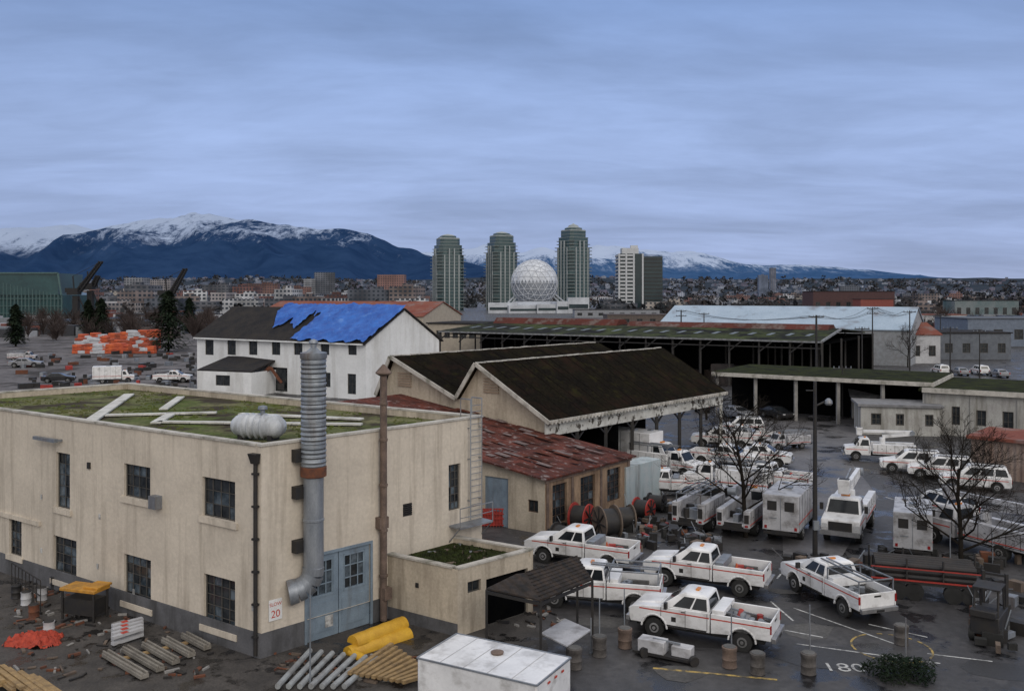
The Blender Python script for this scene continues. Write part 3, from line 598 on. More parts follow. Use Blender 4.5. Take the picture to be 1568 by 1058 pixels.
fbox('low_grey_warehouse',1180,1300,486,474,20,concrete,blueroof,7)
fbox('white_low_warehouse',880,1010,486,474,20,M('cool_grey',(.26,.27,.30),(.18,.19,.21)),roofdark,8)
fbox('low_brown_warehouse',930,1130,497,482,20,M('brown_wall',(.12,.09,.08),(.07,.06,.055)),M('brown_roof',(.09,.065,.06),(.05,.042,.042)),10)

q=Obj('green_glass_building'); c0=at(-10,500);c1=at(96,500); P=q.p('glazing',M('green_glass',(.025,.075,.08),(.012,.04,.048),.3,scale=.05)); 
a_,b_=c0.x,c1.x
P.prism([(a_,500),(b_,500),(b_,540),(a_,540)],0,[22,14,14,22]); P.prism([(a_,499),(a_+36,499),(a_+30,540),(a_,540)],14,[26,26,26,26])
FRm=q.p('mullions',M('green_frame',(.08,.14,.14)));
for i in range(20):
    x=a_+(b_-a_)*i/19; FRm.bar((x,499,0),(x,499,22-8*i/19),.35)
for z in (4,8,12): FRm.bar((a_,499,z),(b_,499,z),.3)
FRm.bar((a_,498.5,26),(a_+36,498.5,26),.8); FRm.bar((a_+36,498.5,26),(b_,498.5,14),.8); q.build()

# ================================================================= TOWERS
tg=M('tower_glass_green',(.030,.060,.070),(.055,.095,.10),.3,scale=.10,fine=.25)
tc_=M('tower_concrete',(.24,.27,.27),(.17,.195,.20),.85,scale=.1)
tw_=M('tower_pale_piers',(.34,.37,.38),(.26,.29,.30),.85,scale=.1)
def tower(name,uc,Y,wpx,vt,rot=.5,spire=False):
    q=Obj(name);c=at(uc,Y);w=wpx/F*Y;h=zat(vt,Y)
    Gp=q.p('glazing',tg);S=q.p('floor_slabs',tc_);PR=q.p('piers',tw_)
    def octo(r,ch=.28): 
        k=r*ch; pts=[(-r+k,-r),(r-k,-r),(r,-r+k),(r,r-k),(r-k,r),(-r+k,r),(-r,r-k),(-r,-r+k)]
        cs,sn=math.cos(rot),math.sin(rot); return [(c.x+x*cs-y*sn,c.y+x*sn+y*cs) for x,y in pts]
    r=w/2/1.16; nf=int((h-3.5)/2.9)
    for k in range(nf):
        rr=r*(1 if k<nf-5 else (.90 if k<nf-2 else .76)); z=k*2.9
        Gp.prism(octo(rr*.94),z,z+2.5); S.prism(octo(rr*.955),z+2.5,z+2.9)
        for kk in (0,1,2,3):
            if k>=nf-3 or (k*3+kk)%7==0: continue
            an=rot+math.pi/4+kk*math.pi/2; S.box(c.x+math.cos(an)*rr*1.1,c.y+math.sin(an)*rr*1.1,z+2.6,rr*.42,rr*.5,.45,an)
    for kk in range(4):
        for off in (-.52,-.18,.18,.52):
            an=rot+kk*math.pi/2; x=math.cos(an)*r*.96-math.sin(an)*r*off;y=math.sin(an)*r*.96+math.cos(an)*r*off
            hh=(nf-5 if abs(off)>.3 else nf-3)*2.9; PR.box(c.x+x,c.y+y,hh/2,.9,1.0,hh,an)
    zt=nf*2.9; PR.prism(octo(r*.70),zt,zt+.8); Gp.prism(octo(r*.5),zt+.8,zt+2.6); PR.lathe((c.x,c.y,zt+2.6),[(r*.52,0),(r*.50,.4),(r*.3,1.3),(.3,1.9)],12)
    if spire: PR.lathe((c.x,c.y,zt+2.6),[(r*.42,0),(r*.34,2.2),(r*.1,3.4),(.2,4.2)],12)
    for kk in range(3): S.box(c.x+U(-r,r)*.5,c.y+U(-r,r)*.5,zt-1,r*.4,r*.3,5,rot)
    q.build()
tower('apartment_tower',686,820,50,357,rot=.35); tower('apartment_tower',768,830,49,356,rot=.45); tower('apartment_tower',878,800,50,343,rot=.6,spire=True)
q=Obj('office_tower');Y=790
x0=at(948,Y).x;x1=at(984,Y).x;x2=at(1014,Y).x;h1=zat(388,Y);h2=zat(392,Y)
Gp=q.p('glazing',M('dark_glass_tower',(.014,.026,.034),(.022,.042,.048),.2,scale=.1));S=q.p('white_frame',M('tower_white',(.50,.52,.55),(.4,.41,.43)))
Gp.box((x0+x1)/2,Y+12,h1/2,x1-x0,24,h1); Gp.box((x1+x2)/2+.5,Y+15,h2/2,x2-x1,28,h2)
for k in range(int(h1/3.2)+1): S.box((x0+x1)/2-3,Y-.4,k*3.2,(x1-x0)*.62,1.2,1.5); S.box(x0-.3,Y+12,k*3.2,1.2,24,1.5); q.p('dark_spandrels',darkmetal).box((x1+x2)/2+.5,Y+.8,k*3.2,(x2-x1)*.98,.3,.5)
for x in (x0,x0+(x1-x0)*.3,x0+(x1-x0)*.62,x1): S.box(x,Y-.6,h1/2,1.4,1.4,h1)
S.box((x0+x1)/2,Y+10,h1+2.5,(x1-x0)*.7,14,5); S.box((x0+x1)/2+4,Y+10,h1+6,6,6,3); q.build()

# ================================================================= SCIENCE DOME
q=Obj('geodesic_dome'); Y=720; c=at(818,Y,zat(433,Y)); rad=36/F*Y
bm=bmesh.new(); bmesh.ops.create_icosphere(bm,subdivisions=4,radius=1)
PN=q.p('upper_panels',M('dome_panels',(.62,.65,.70),(.45,.48,.54),.5,scale=.15));PN2=q.p('shaded_lower_panels',M('dome_shaded_panels',(.16,.18,.21),(.26,.28,.32),.4,scale=.15)); ND=q.p('struts',M('dome_struts',(.62,.65,.70),(.5,.52,.56),.6))  # shade on the lower half is put into its darker panel colour
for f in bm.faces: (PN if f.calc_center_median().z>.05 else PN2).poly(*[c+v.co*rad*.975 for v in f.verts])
bm.free(); bm=bmesh.new(); bmesh.ops.create_icosphere(bm,subdivisions=3,radius=1)
for e in bm.edges: ND.bar(c+e.verts[0].co*rad,c+e.verts[1].co*rad,.28)
bm.free()
BS=q.p('base_building',M('base_white',(.50,.53,.58),(.36,.38,.42),.8,scale=.1)); BG=q.p('base_glass',MATS['dark_glass_tower'])
BS.lathe((c.x,c.y,0),[(24,0),(24,1),(24,6.8),(22,7.2),(14,9)],24); BG.lathe((c.x,c.y,2),[(24.3,0),(24.3,2.6)],24)
for k,(uu,hh,ww) in enumerate(((770,8,22),(865,9,18),(885,12,16),(800,6,26),(842,7,20))):
    v=at(uu,Y-22); BS.box(v.x,v.y,hh/2,ww,14,hh,.3*(k%2)); BG.box(v.x,v.y-.4,hh*.45,ww*.9,14,hh*.25,.3*(k%2))
for uu in (766,775,869,880):
    v=at(uu,Y-10); BS.bar((v.x,v.y,2),(c.x+(v.x-c.x)*.5,c.y,15),.8)
q.build()

# ================================================================= CITY
cols=[(.30,.28,.29),(.21,.175,.17),(.17,.095,.09),(.40,.41,.44),(.24,.25,.28),(.31,.285,.265),(.12,.125,.145),(.20,.12,.11),(.46,.47,.50),(.15,.16,.19),(.10,.11,.135)]
cm=[Mwin('city_wall_%d'%i,c,pitch=U(3,5),fh=3.2,fw=U(.4,.65),fz=U(.4,.6)) for i,c in enumerate(cols)]
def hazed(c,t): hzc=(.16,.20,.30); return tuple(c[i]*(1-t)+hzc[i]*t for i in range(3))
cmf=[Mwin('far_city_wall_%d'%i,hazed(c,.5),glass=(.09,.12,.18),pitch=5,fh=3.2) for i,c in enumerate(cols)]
def hz(x,y):
    if y<1700: return 0
    t=min((y-1700)/3800,1); return 95*t*t*(3-2*t)*(1+.35*noise.noise(Vector((x/900,y/900,0))))
q=Obj('distant_city')
def cityb(u,Y,w,h,dp,mi=None):
    v=at(u,Y); mi=random.randrange(len(cols)) if mi is None else mi; z=hz(v.x,v.y); far_=Y>2000
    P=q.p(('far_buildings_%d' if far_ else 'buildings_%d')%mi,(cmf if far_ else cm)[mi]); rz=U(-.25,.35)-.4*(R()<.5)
    P.box(v.x,v.y,z+h/2-3,w,dp,h+6,rz)
    if R()<.6: P.box(v.x+U(-w,w)*.2,v.y,z+h+1,w*.3,dp*.3,3,rz)
    if R()<.3: P.box(v.x+U(-w,w)*.5,v.y-dp*.4,z+h*.3,w*.5,dp*.6,h*.7,rz)
for i in range(560):
    u=U(-40,650)if R()<.6 else U(640,1640); Y=U(650,1900)
    if 655<u<915 and Y<1300: continue
    k=1 if u<650 else .58
    h=U(6,16)*k*(1.6 if R()<.12 else 1)*(.6+Y/2400)
    cityb(u,Y,U(10,34),h,U(12,25))
for i in range(1300):
    u=U(-40,1640); Y=U(1900,4800)
    cityb(u,Y,U(9,26),U(4,10)*(1.8 if R()<.05 else 1),U(10,20))
for u,Y,w,h in ((497,1500,32,50),(480,1500,25,40),(600,1300,38,42),(1168,2500,25,55),(1183,2600,16,75),(400,1200,45,28),(350,1200,50,24),(210,1200,25,36),(245,1250,40,34),(1300,1500,30,28)): cityb(u,Y,w,h,20)
q.build()
q=Obj('freight_yard_containers')
cc=[M('cont_white',(.42,.43,.46)),M('cont_red',(.17,.06,.05)),M('cont_grey',(.20,.215,.24)),M('cont_brown',(.095,.075,.07)),M('cont_blue',(.07,.10,.16)),M('cont_dark',(.04,.042,.05))]
for i in range(420):
    u=U(-20,660) if R()<.75 else U(1080,1568); Y=U(300,640) ; v=at(u,Y); k=random.choice([0,1,2,2,3,3,4,5,5]); h=U(1.5,4)
    if 655<u<1000: continue
    q.p('c%d'%k,cc[k]).box(v.x,v.y,h/2,U(3,15),U(3,6),h,-.1+U(-.1,.1))
q.build()
def clump(P,c,r,h,n,s):
    for i in range(n):
        a=U(0,6.28);t=R();rr=r*math.sqrt(R())*(1-.65*t)
        p=Vector((c[0]+math.cos(a)*rr,c[1]+math.sin(a)*rr,c[2]+t*h)); e1=Vector((U(-1,1),U(-1,1),U(-1,1))).normalized()*s*U(.5,1.2); e2=Vector((U(-1,1),U(-1,1),U(-1,1))).normalized()*s*U(.5,1.2)
        P.poly(p-e1,p+e2,p+e1*.8,p-e2)
q=Obj('distant_trees'); P=q.p('foliage',treem)
for i in range(2100):
    u=U(-40,1640);Y=600*math.exp(U(0,2.05)); v=at(u,Y)
    if 640<u<920 and Y<900: continue
    s=Y/900; clump(P,(v.x,v.y,hz(v.x,v.y)-1),5+4*s,U(6,11)*(.7+.35*s),15,2.0+1.0*s)
q.build()
q=Obj('bare_hedge_trees'); P=q.p('twigs',M('brown_twigs',(.060,.045,.042),(.04,.034,.034),1,spec=.05))
def twigtree(P,c,r,h,n):
    for i in range(n):
        a=U(0,6.28);t=U(.1,1);p=Vector((c[0],c[1],c[2]+h*t*.5));rr=r*U(.3,1)
        e=Vector((c[0]+math.cos(a)*rr,c[1]+math.sin(a)*rr,c[2]+h*(t*.5+U(.2,.5)))); w=Vector((.09,0,.02))
        P.poly(p-w,p+w,e+w*.3,e-w*.3)
for i in range(130):
    u=U(30,330) if R()<.65 else U(1000,1560);Y=U(260,480);v=at(u,Y); twigtree(P,(v.x,v.y,0),4,U(6,11),90)
q.build()
def conifer(u,v,vt,wpx):
    b=g(u,v); h=zat(vt,b.y); r=wpx/2/F*b.y
    q=Obj('conifer_tree'); q.p('trunk',bark).cyl(b,b+Vector((0,0,h*.6)),.3,.1,8); P=q.p('foliage',conif)
    for i in range(3000):
        t=R()**.8; a=U(0,6.28); lob=1+.3*math.sin(a*3+t*9)+.22*math.sin(t*19+a); rr=r*(1-t)**.45*math.sqrt(R())*lob*(1 if t>.08 else .7)
        p=b+Vector((math.cos(a)*rr,math.sin(a)*rr,.6+t*(h-.8))); s=.55
        e1=Vector((math.cos(a),math.sin(a),U(-.8,.2)))*s*U(.5,1.3); e2=Vector((-math.sin(a),math.cos(a),U(-.3,.3)))*s*.5
        P.poly(p-e1,p+e2,p+e1,p-e2)
    q.build()
for t in ((258,538,444,58),(290,510,455,24),(135,515,458,24),(155,515,456,32),(24,530,465,28)): conifer(*t)

def crane(u,v,u1,v1,Y):
    q=Obj('derrick_crane');P=q.p('boom',M('crane_black',(.012,.012,.015),(.02,.018,.018),.8)); a=at(u,Y,zat(v,Y));b=at(u1,Y,zat(v1,Y)); 
    for k in (-1,1):
        for j in (-1,1): P.bar(a+Vector((k*1.1,j,0)),b+Vector((k*.6,j*.5,0)),.5)
    for i in range(14):
        p0=a.lerp(b,i/14);p1=a.lerp(b,(i+1)/14); P.bar(p0+Vector((1,1,0)),p1+Vector((-1,-1,0)),.35); P.bar(p0+Vector((-1,1,0)),p1+Vector((1,-1,0)),.35)
    P.box(a.x-1,a.y,a.z*.5-1,2.5,2.5,a.z-2)
    P.box(a.x-2,a.y,a.z,5,4,3); P.box(a.x-4.5,a.y,a.z+.6,2,3,2)
    P.bar(a+Vector((-2.5,0,7)),b,.15); P.bar(a+Vector((-2,0,1)),a+Vector((-2.5,0,7)),.45)
    for k in (-1,1): P.bar(a+Vector((0,0,-2)),(a.x+k*6,a.y,0),.5)
    q.build()
crane(120,446,155,400,420); crane(262,450,284,411,400); crane(142,438,150,422,430)

# ================================================================= MOUNTAINS / HILLS
def interp(pts,x):
    if x<=pts[0][0]: return pts[0][1]
    for (a,b),(c,d) in zip(pts,pts[1:]):
        if x<=c: t=(x-a)/(c-a); t=t*t*(3-2*t)*.5+t*.5; return b+(d-b)*t
    return pts[-1][1]
def mountain(name,prof,Yr,Y0,Y1,mat,rough,nx=520,ny=90,u0=-300,u1=1900):
    q=Obj(name);P=q.p('terrain',mat);vs=[];fs=[]
    pw=[((u-UC)/F*Yr,(VC-v)/F*Yr+H) for u,v in prof]
    X0=(u0-UC)/F*Yr;X1=(u1-UC)/F*Yr
    for j in range(ny+1):
        y=Y0+(Y1-Y0)*j/ny
        for i in range(nx+1):
            x=X0+(X1-X0)*i/nx
            hh=interp(pw,x); t=(y-Y0)/(Yr-Y0) if y<Yr else 1-(y-Yr)/(Y1-Yr)*.8
            t=max(t,0); s=t**.85
            n_=noise.fractal(Vector((x/rough,y/rough*.6,1.7)),1,2.1,7)
            wx=x+rough*.25*noise.noise(Vector((x/rough,y/rough,4)))
            rid=1-abs(noise.noise(Vector((wx/(rough*.55)+y/rough*.3,y/(rough*2.2),5))))*2.4
            rid2=1-abs(noise.noise(Vector((wx/(rough*.22)-y/rough*.2,y/(rough*.9),9))))*2.4
            z=hh*s+hh*(n_*.10+rid*.17+rid2*.05-.14)*(1-abs(s-.55)*1.6 if abs(s-.55)<.6 else .04)+ hh*.022*noise.fractal(Vector((x/(rough*.16),y/(rough*.2),8)),1,2,5)
            vs.append((x,y,z-8))
    for j in range(ny):
        for i in range(nx): a=j*(nx+1)+i; fs.append((a,a+1,a+nx+2,a+nx+1))
    P.add(vs,fs); q.build()
def Mmount(name,base,base2,snow,z0,z1,nscale,xb=None,bias=0):
    m=bpy.data.materials.new(name);m.use_nodes=True;nt=m.node_tree;N=nt.nodes;b=N['Principled BSDF'];b.inputs['Roughness'].default_value=1;b.inputs['Specular IOR Level'].default_value=0
    ge=N.new('ShaderNodeNewGeometry');sp=N.new('ShaderNodeSeparateXYZ');lnk(nt,ge.outputs['Position'],sp.inputs[0])
    def nz(sc,det=10,ro=.7,st=(1,1,1)):
        mp=N.new('ShaderNodeMapping');mp.inputs['Scale'].default_value=st;lnk(nt,ge.outputs['Position'],mp.inputs[0])
        n=N.new('ShaderNodeTexNoise');n.inputs['Scale'].default_value=sc;n.inputs['Detail'].default_value=det;n.inputs['Roughness'].default_value=ro;lnk(nt,mp.outputs[0],n.inputs[0]);return n.outputs[0]
    def ma(op,a,c):
        x=N.new('ShaderNodeMath');x.operation=op
        for i,s in enumerate((a,c)):
            if hasattr(s,'links'): lnk(nt,s,x.inputs[i])
            else: x.inputs[i].default_value=s
        return x.outputs[0]
    def rg(x,a,c,d=0,e=1):
        r=N.new('ShaderNodeMapRange');r.inputs[1].default_value=a;r.inputs[2].default_value=c;r.inputs[3].default_value=d;r.inputs[4].default_value=e;lnk(nt,x,r.inputs[0]);return r.outputs[0]
    def mx(f,A,B):
        x=N.new('ShaderNodeMix');x.data_type='RGBA';lnk(nt,f,x.inputs[0])
        for s,i in((A,6),(B,7)):
            if hasattr(s,'links'): lnk(nt,s,x.inputs[i])
            else: x.inputs[i].default_value=(*s,1)
        return x.outputs[2]
    c=mx(rg(nz(.004),.4,.6),base,base2)
    alt=ma('ADD',rg(sp.outputs[2],z0,z1,0,1),bias)
    if xb: alt=ma('ADD',alt,rg(sp.outputs[0],xb[0],xb[1],xb[2],0))
    nn=nz(nscale,12,.82,(1.6,.35,.5)); n2=nz(nscale*.22,7,.65,(1,.5,1))
    s1=rg(ma('ADD',ma('ADD',ma('MULTIPLY',alt,.26),ma('MULTIPLY',nn,1.0)),ma('MULTIPLY',n2,.7)),.98,1.14)
    lo=rg(sp.outputs[2],z0*.8,z0+40)
    s=ma('MULTIPLY',ma('MULTIPLY',s1,lo),.80)
    lnk(nt,mx(s,c,snow),b.inputs['Base Color']); return m
near=[(-500,400),(-100,372),(0,370),(20,360),(55,347),(90,341),(120,343),(150,345),(175,340),(205,338),(235,334),(262,331),(290,324),(310,327),(335,328),(370,334),(420,339),(460,345),(490,348),(515,346),(545,350),(580,360),(620,373),(655,386),(700,398),(760,409),(850,418),(1000,430),(1200,440),(2100,446)]
far=[(-500,420),(500,405),(600,396),(640,383),(665,377),(690,382),(725,378),(745,372),(765,380),(800,383),(835,375),(860,381),(895,379),(920,375),(945,373),(970,382),(1000,382),(1030,386),(1060,384),(1085,391),(1120,400),(1160,404),(1200,403),(1260,407),(1330,412),(1400,422),(1450,431),(1500,435),(1548,433),(1700,430),(2100,440)]
mountain('mountain_range',near,8000,4800,10500,Mmount('hazed_forest_mountain',(.014,.036,.092),(.022,.050,.118),(.40,.48,.64),330,640,.010,(-3600,-2300,.75)),900)  # blue of the forest slopes includes atmospheric haze painted into the colour
mountain('snowy_mountain_range',far,14000,9000,17500,Mmount('hazed_far_mountain',(.030,.075,.17),(.045,.098,.21),(.46,.54,.70),330,600,.006,None,.45),1500)  # paler blue tint: distance haze painted into the far range
q=Obj('hills');P=q.p('terrain',M('hill_woodland',(.028,.042,.060),(.050,.058,.075),1,scale=.012,spec=0,fine=.4));vs=[];fs=[];nx,ny=200,40
for j in range(ny+1):
    for i in range(nx+1):
        x=-7000+14000*i/nx;y=1650+4600*j/ny; vs.append((x,y,hz(x,y)-.5+(4*noise.noise(Vector((x/120,y/120,2))) if y>1900 else 0)))
for j in range(ny):
    for i in range(nx): a_=j*(nx+1)+i; fs.append((a_,a_+1,a_+nx+2,a_+nx+1))
P.add(vs,fs); q.build()

# ================================================================= VEHICLES
def arch(cx,r,zb,n=9,cz=.42):
    pts=[];a0=math.asin(max(-1,min(1,(zb-cz)/r)))
    for i in range(n+1):
        a=(math.pi-a0)+(2*a0-math.pi)*i/n; pts.append((cx+r*math.cos(a),cz+r*math.sin(a)))
    return pts
def insetq(P,q4,l,r,b,t,off=.006):
    A,B,C_,D=[Vector(x) for x in q4]; n=(B-A).cross(D-A).normalized()*off
    f=lambda s,tt:(A*(1-s)+B*s)*(1-tt)+(D*(1-s)+C_*s)*tt+n
    P.poly(f(l,b),f(r,b),f(r,t),f(l,t))
def wheel(T,HB,x,y,r=.40,w=.27):
    s=1 if y>0 else -1
    T.cyl((x,y-w/2,r),(x,y+w/2,r),r,n=24); T.cyl((x,y-w/2-.01,r),(x,y+w/2+.01,r),r*.86,n=24)
    HB.cyl((x,y+s*(w/2-.02),r),(x,y+s*(w/2+.025),r),r*.56,r*.5,14); T.cyl((x,y+s*(w/2),r),(x,y+s*(w/2+.03),r),r*.34,n=12); HB.cyl((x,y+s*(w/2+.02),r),(x,y+s*(w/2+.06),r),r*.18,n=8)
def cabin(B_,Gs,x0,x1,tx0,tx1,zb,zt,wb,wt,splits):
    zm=zt-.07
    b=[(x0,-wb,zb),(x1,-wb,zb),(x1,wb,zb),(x0,wb,zb)];t=[(tx0,-wt,zm),(tx1,-wt,zm),(tx1,wt,zm),(tx0,wt,zm)]
    B_.hexa(b,t); k=.12; B_.hexa(t,[(tx0+k,-wt+k,zt),(tx1-k*1.6,-wt+k,zt),(tx1-k*1.6,wt-k,zt),(tx0+k,wt-k,zt)])
    for (p,q_,r_,s_) in ((b[0],b[1],t[1],t[0]),(b[2],b[3],t[3],t[2])):
        rev = p is b[2]
        for l,r in splits:
            if rev: l,r=1-r,1-l
            insetq(Gs,(p,q_,r_,s_),l,r,.10,.90)
    insetq(Gs,(b[1],b[2],t[2],t[1]),.06,.94,.06,.93); insetq(Gs,(b[3],b[0],t[0],t[3]),.12,.88,.14,.88)
def pickup(variant=0):
    q=Obj('pickup_truck'); B_=q.p('body',wpaint,.045);Gs=q.p('windows',vglass);T=q.p('tyres',tyre);HB=q.p('hubs',hub);DK=q.p('chassis',darkmetal)
    ch=q.p('bumpers',chrome,.02);S=q.p('stripes',stripe);TL=q.p('tail_lamps',tail);HL=q.p('head_lamps',lampg);SM=q.p('seams',darkmetal)
    prof=[(-.52,.55)]+arch(1.85,.5,.55)+[(2.9,.55),(2.97,.8),(2.95,1.10),(2.82,1.2),(2.3,1.27),(1.62,1.34),(-.52,1.36)]
    B_.extY(prof,-.98,.98)
    B_.hexa([(1.7,-.55,1.3),(2.75,-.5,1.18),(2.75,.5,1.18),(1.7,.55,1.3)],[(1.7,-.45,1.39),(2.65,-.42,1.27),(2.65,.42,1.27),(1.7,.45,1.39)])
    bp=[(-3.0,.62)]+arch(-1.85,.5,.62)+[(-.57,.55),(-.57,1.36),(-3.0,1.36)]
    B_.extY(bp,-.98,-.90);B_.extY(bp,.90,.98)
    for y in(-.96,.96):
        for x in(1.85,-1.85):
            pts=[(x+.56*math.cos(t_),.42+.56*math.sin(t_)) for t_ in [math.pi*i/10 for i in range(11)]]
            for i in range(10): B_.bar((pts[i][0],y,pts[i][1]),(pts[i+1][0],y,pts[i+1][1]),.10,.07)
    B_.box(-2.97,0,1.0,.06,1.78,.7); B_.box(-.60,0,1.05,.05,1.78,.6)
    fl=q.p('bed_liner',M('bed_liner',(.07,.07,.07),(.16,.155,.15),.8,scale=3)); fl.box(-1.78,0,.80,2.3,1.79,.05)
    fl.box(-1.85,.8,.92,1.0,.18,.2);fl.box(-1.85,-.8,.92,1.0,.18,.2)
    DK.box(0,0,.62,5.4,1.45,.5)
    cabin(B_,Gs,-.5,1.62,-.38,.82,1.35,1.97,.93,.76,[(.04,.32),(.36,.74)] if variant!=2 else [(.04,.36),(.40,.76)])
    for x in (1.85,-1.85):
        for y in (.83,-.83): wheel(T,HB,x,y)
    ch.box(3.03,0,.66,.16,1.96,.22);ch.box(-3.1,0,.64,.18,1.9,.2); DK.box(-3.16,0,.62,.1,.4,.1)
    DK.box(2.97,0,.95,.03,1.15,.26); ch.box(2.985,0,.95,.03,1.1,.05)
    for y in (.78,-.78): HL.box(2.955,y,.97,.06,.34,.24); TL.box(-3.0,y*1.22,1.08,.05,.08,.34)
    SM.box(-3.005,0,1.2,.012,.35,.08)
    for y in (-.984,.984):
        S.box(-1.78,y,1.16,2.4,.006,.05); S.box(1.0,y,1.16,3.0,.006,.05)
        for x in (-.42,.50,1.55): SM.box(x,y,.98,.018,.006,.7)
        SM.box(.60,y*1.005,1.24,.16,.02,.04); SM.box(1.0,y,.88,.20,.005,.20); SM.box(.55,y,.60,1.9,.01,.06)
        DK.box(1.3,y*1.13,1.45,.12,.2,.26)
    q.p('beacon',amber).box(.2,0,2.0,.14,.34,.08)
    gr=q.p('cargo',galv)
    if variant==0:
        gr.box(-.85,0,1.3,.42,1.75,.35); q.p('cone',orange).lathe((-1.6,.4,.83),[(.2,0),(.2,.04),(.14,.05),(.03,.6)],10)
        for i in range(11): (gr if i%3 else q.p('sacks',redm)).box(U(-2.7,-1.3),U(-.6,.6),.95,U(.2,.6),U(.1,.4),.25,U(0,3))
    if variant==1:
        for y in (-.9,.9):
            for x in (-2.9,-.7): gr.bar((x,y,1.36),(x,y,1.9),.05)
            gr.bar((-2.9,y,1.88),(-.7,y,1.88),.05)
        gr.bar((-.7,-.9,1.88),(-.7,.9,1.88),.05);gr.bar((-2.9,-.9,1.88),(-2.9,.9,1.88),.05); gr.bar((-2.9,.2,1.95),(.2,.3,2.05),.06); gr.bar((-2.9,.5,1.95),(.2,.6,2.05),.06)
        q.p('toolbox',wpaint).box(-.85,0,1.3,.5,1.8,.4); [gr.box(U(-2.6,-1.3),U(-.6,.6),.95,.4,.3,.3,U(0,3)) for i in range(6)]
    if variant==2:
        q.p('tool_lids',wpaint,.02).box(-.86,0,1.42,.5,1.85,.22)
        for i in range(8): (q.p('drums',redm) if i%4==1 else gr).cyl((-2.5+i*.2,U(-.5,.5),.83),(-2.5+i*.2,U(-.5,.5),1.2),.13,n=10)
        gr.bar((-2.8,-.5,1.0),(-.9,-.3,1.3),.08); gr.bar((-2.8,.6,1.0),(-1,.5,1.4),.06)
    return q
def boxtruck(paint,name='box_truck'):
    q=Obj(name);B_=q.p('cab',paint,.05);Gs=q.p('windows',vglass);T=q.p('tyres',tyre);HB=q.p('hubs',hub);DK=q.p('chassis',darkmetal);S=q.p('stripes',stripe)
    prof=[(1.35,.6)]+arch(2.35,.55,.6,cz=.48)+[(3.35,.6),(3.4,1.25),(3.3,1.4),(2.5,1.5),(1.35,1.5)]
    B_.extY(prof,-1.05,1.05); cabin(B_,Gs,1.35,2.6,1.35,2.15,1.48,2.3,1.02,.9,[(.12,.66)])
    C_=q.p('cargo_box',paint,.03); C_.box(-1.15,0,1.95,4.8,2.3,2.3); RB=q.p('box_trim',galv)
    for y in (-1.16,1.16): RB.box(-1.15,y,.84,4.8,.03,.1); S.box(-1.15,y*1.0,1.35,4.7,.025,.06); [RB.box(-3.3+i*.9,y,1.95,.03,.02,2.2) for i in range(5)]
    S.box(2.4,1.06,1.1,1.7,.012,.05);S.box(2.4,-1.06,1.1,1.7,.012,.05)
    RB.box(-3.56,0,1.9,.02,.03,2.1); RB.box(-3.56,.5,1.6,.03,.5,.05);DK.box(-3.56,.55,2.4,.03,.6,.6);DK.box(-3.56,-.55,2.4,.03,.6,.6); q.p('tail_lamps',tail).box(-3.56,.95,1.0,.03,.16,.2); q.p('tail_lamps',tail).box(-3.56,-.95,1.0,.03,.16,.2)
    DK.box(-3.65,0,.66,.2,2.1,.14)
    DK.box(-.3,0,.65,6.6,1.2,.3);DK.box(3.42,0,1.05,.03,1.2,.35);q.p('bumper',chrome).box(3.46,0,.68,.12,2.1,.22); q.p('vent',galv).box(-1,0,3.16,.7,.5,.12); q.p('vent',galv).box(.4,.5,3.14,.4,.4,.1); q.p('lamps',lampg).box(3.42,.85,1.05,.04,.3,.25);q.p('lamps',lampg).box(3.42,-.85,1.05,.04,.3,.25)
    for y in (.9,-.9): wheel(T,HB,2.35,y,.46); wheel(T,HB,-1.9,y,.46,.45)
    q.p('beacon',amber).box(1.8,0,2.36,.2,.5,.1)
    return q
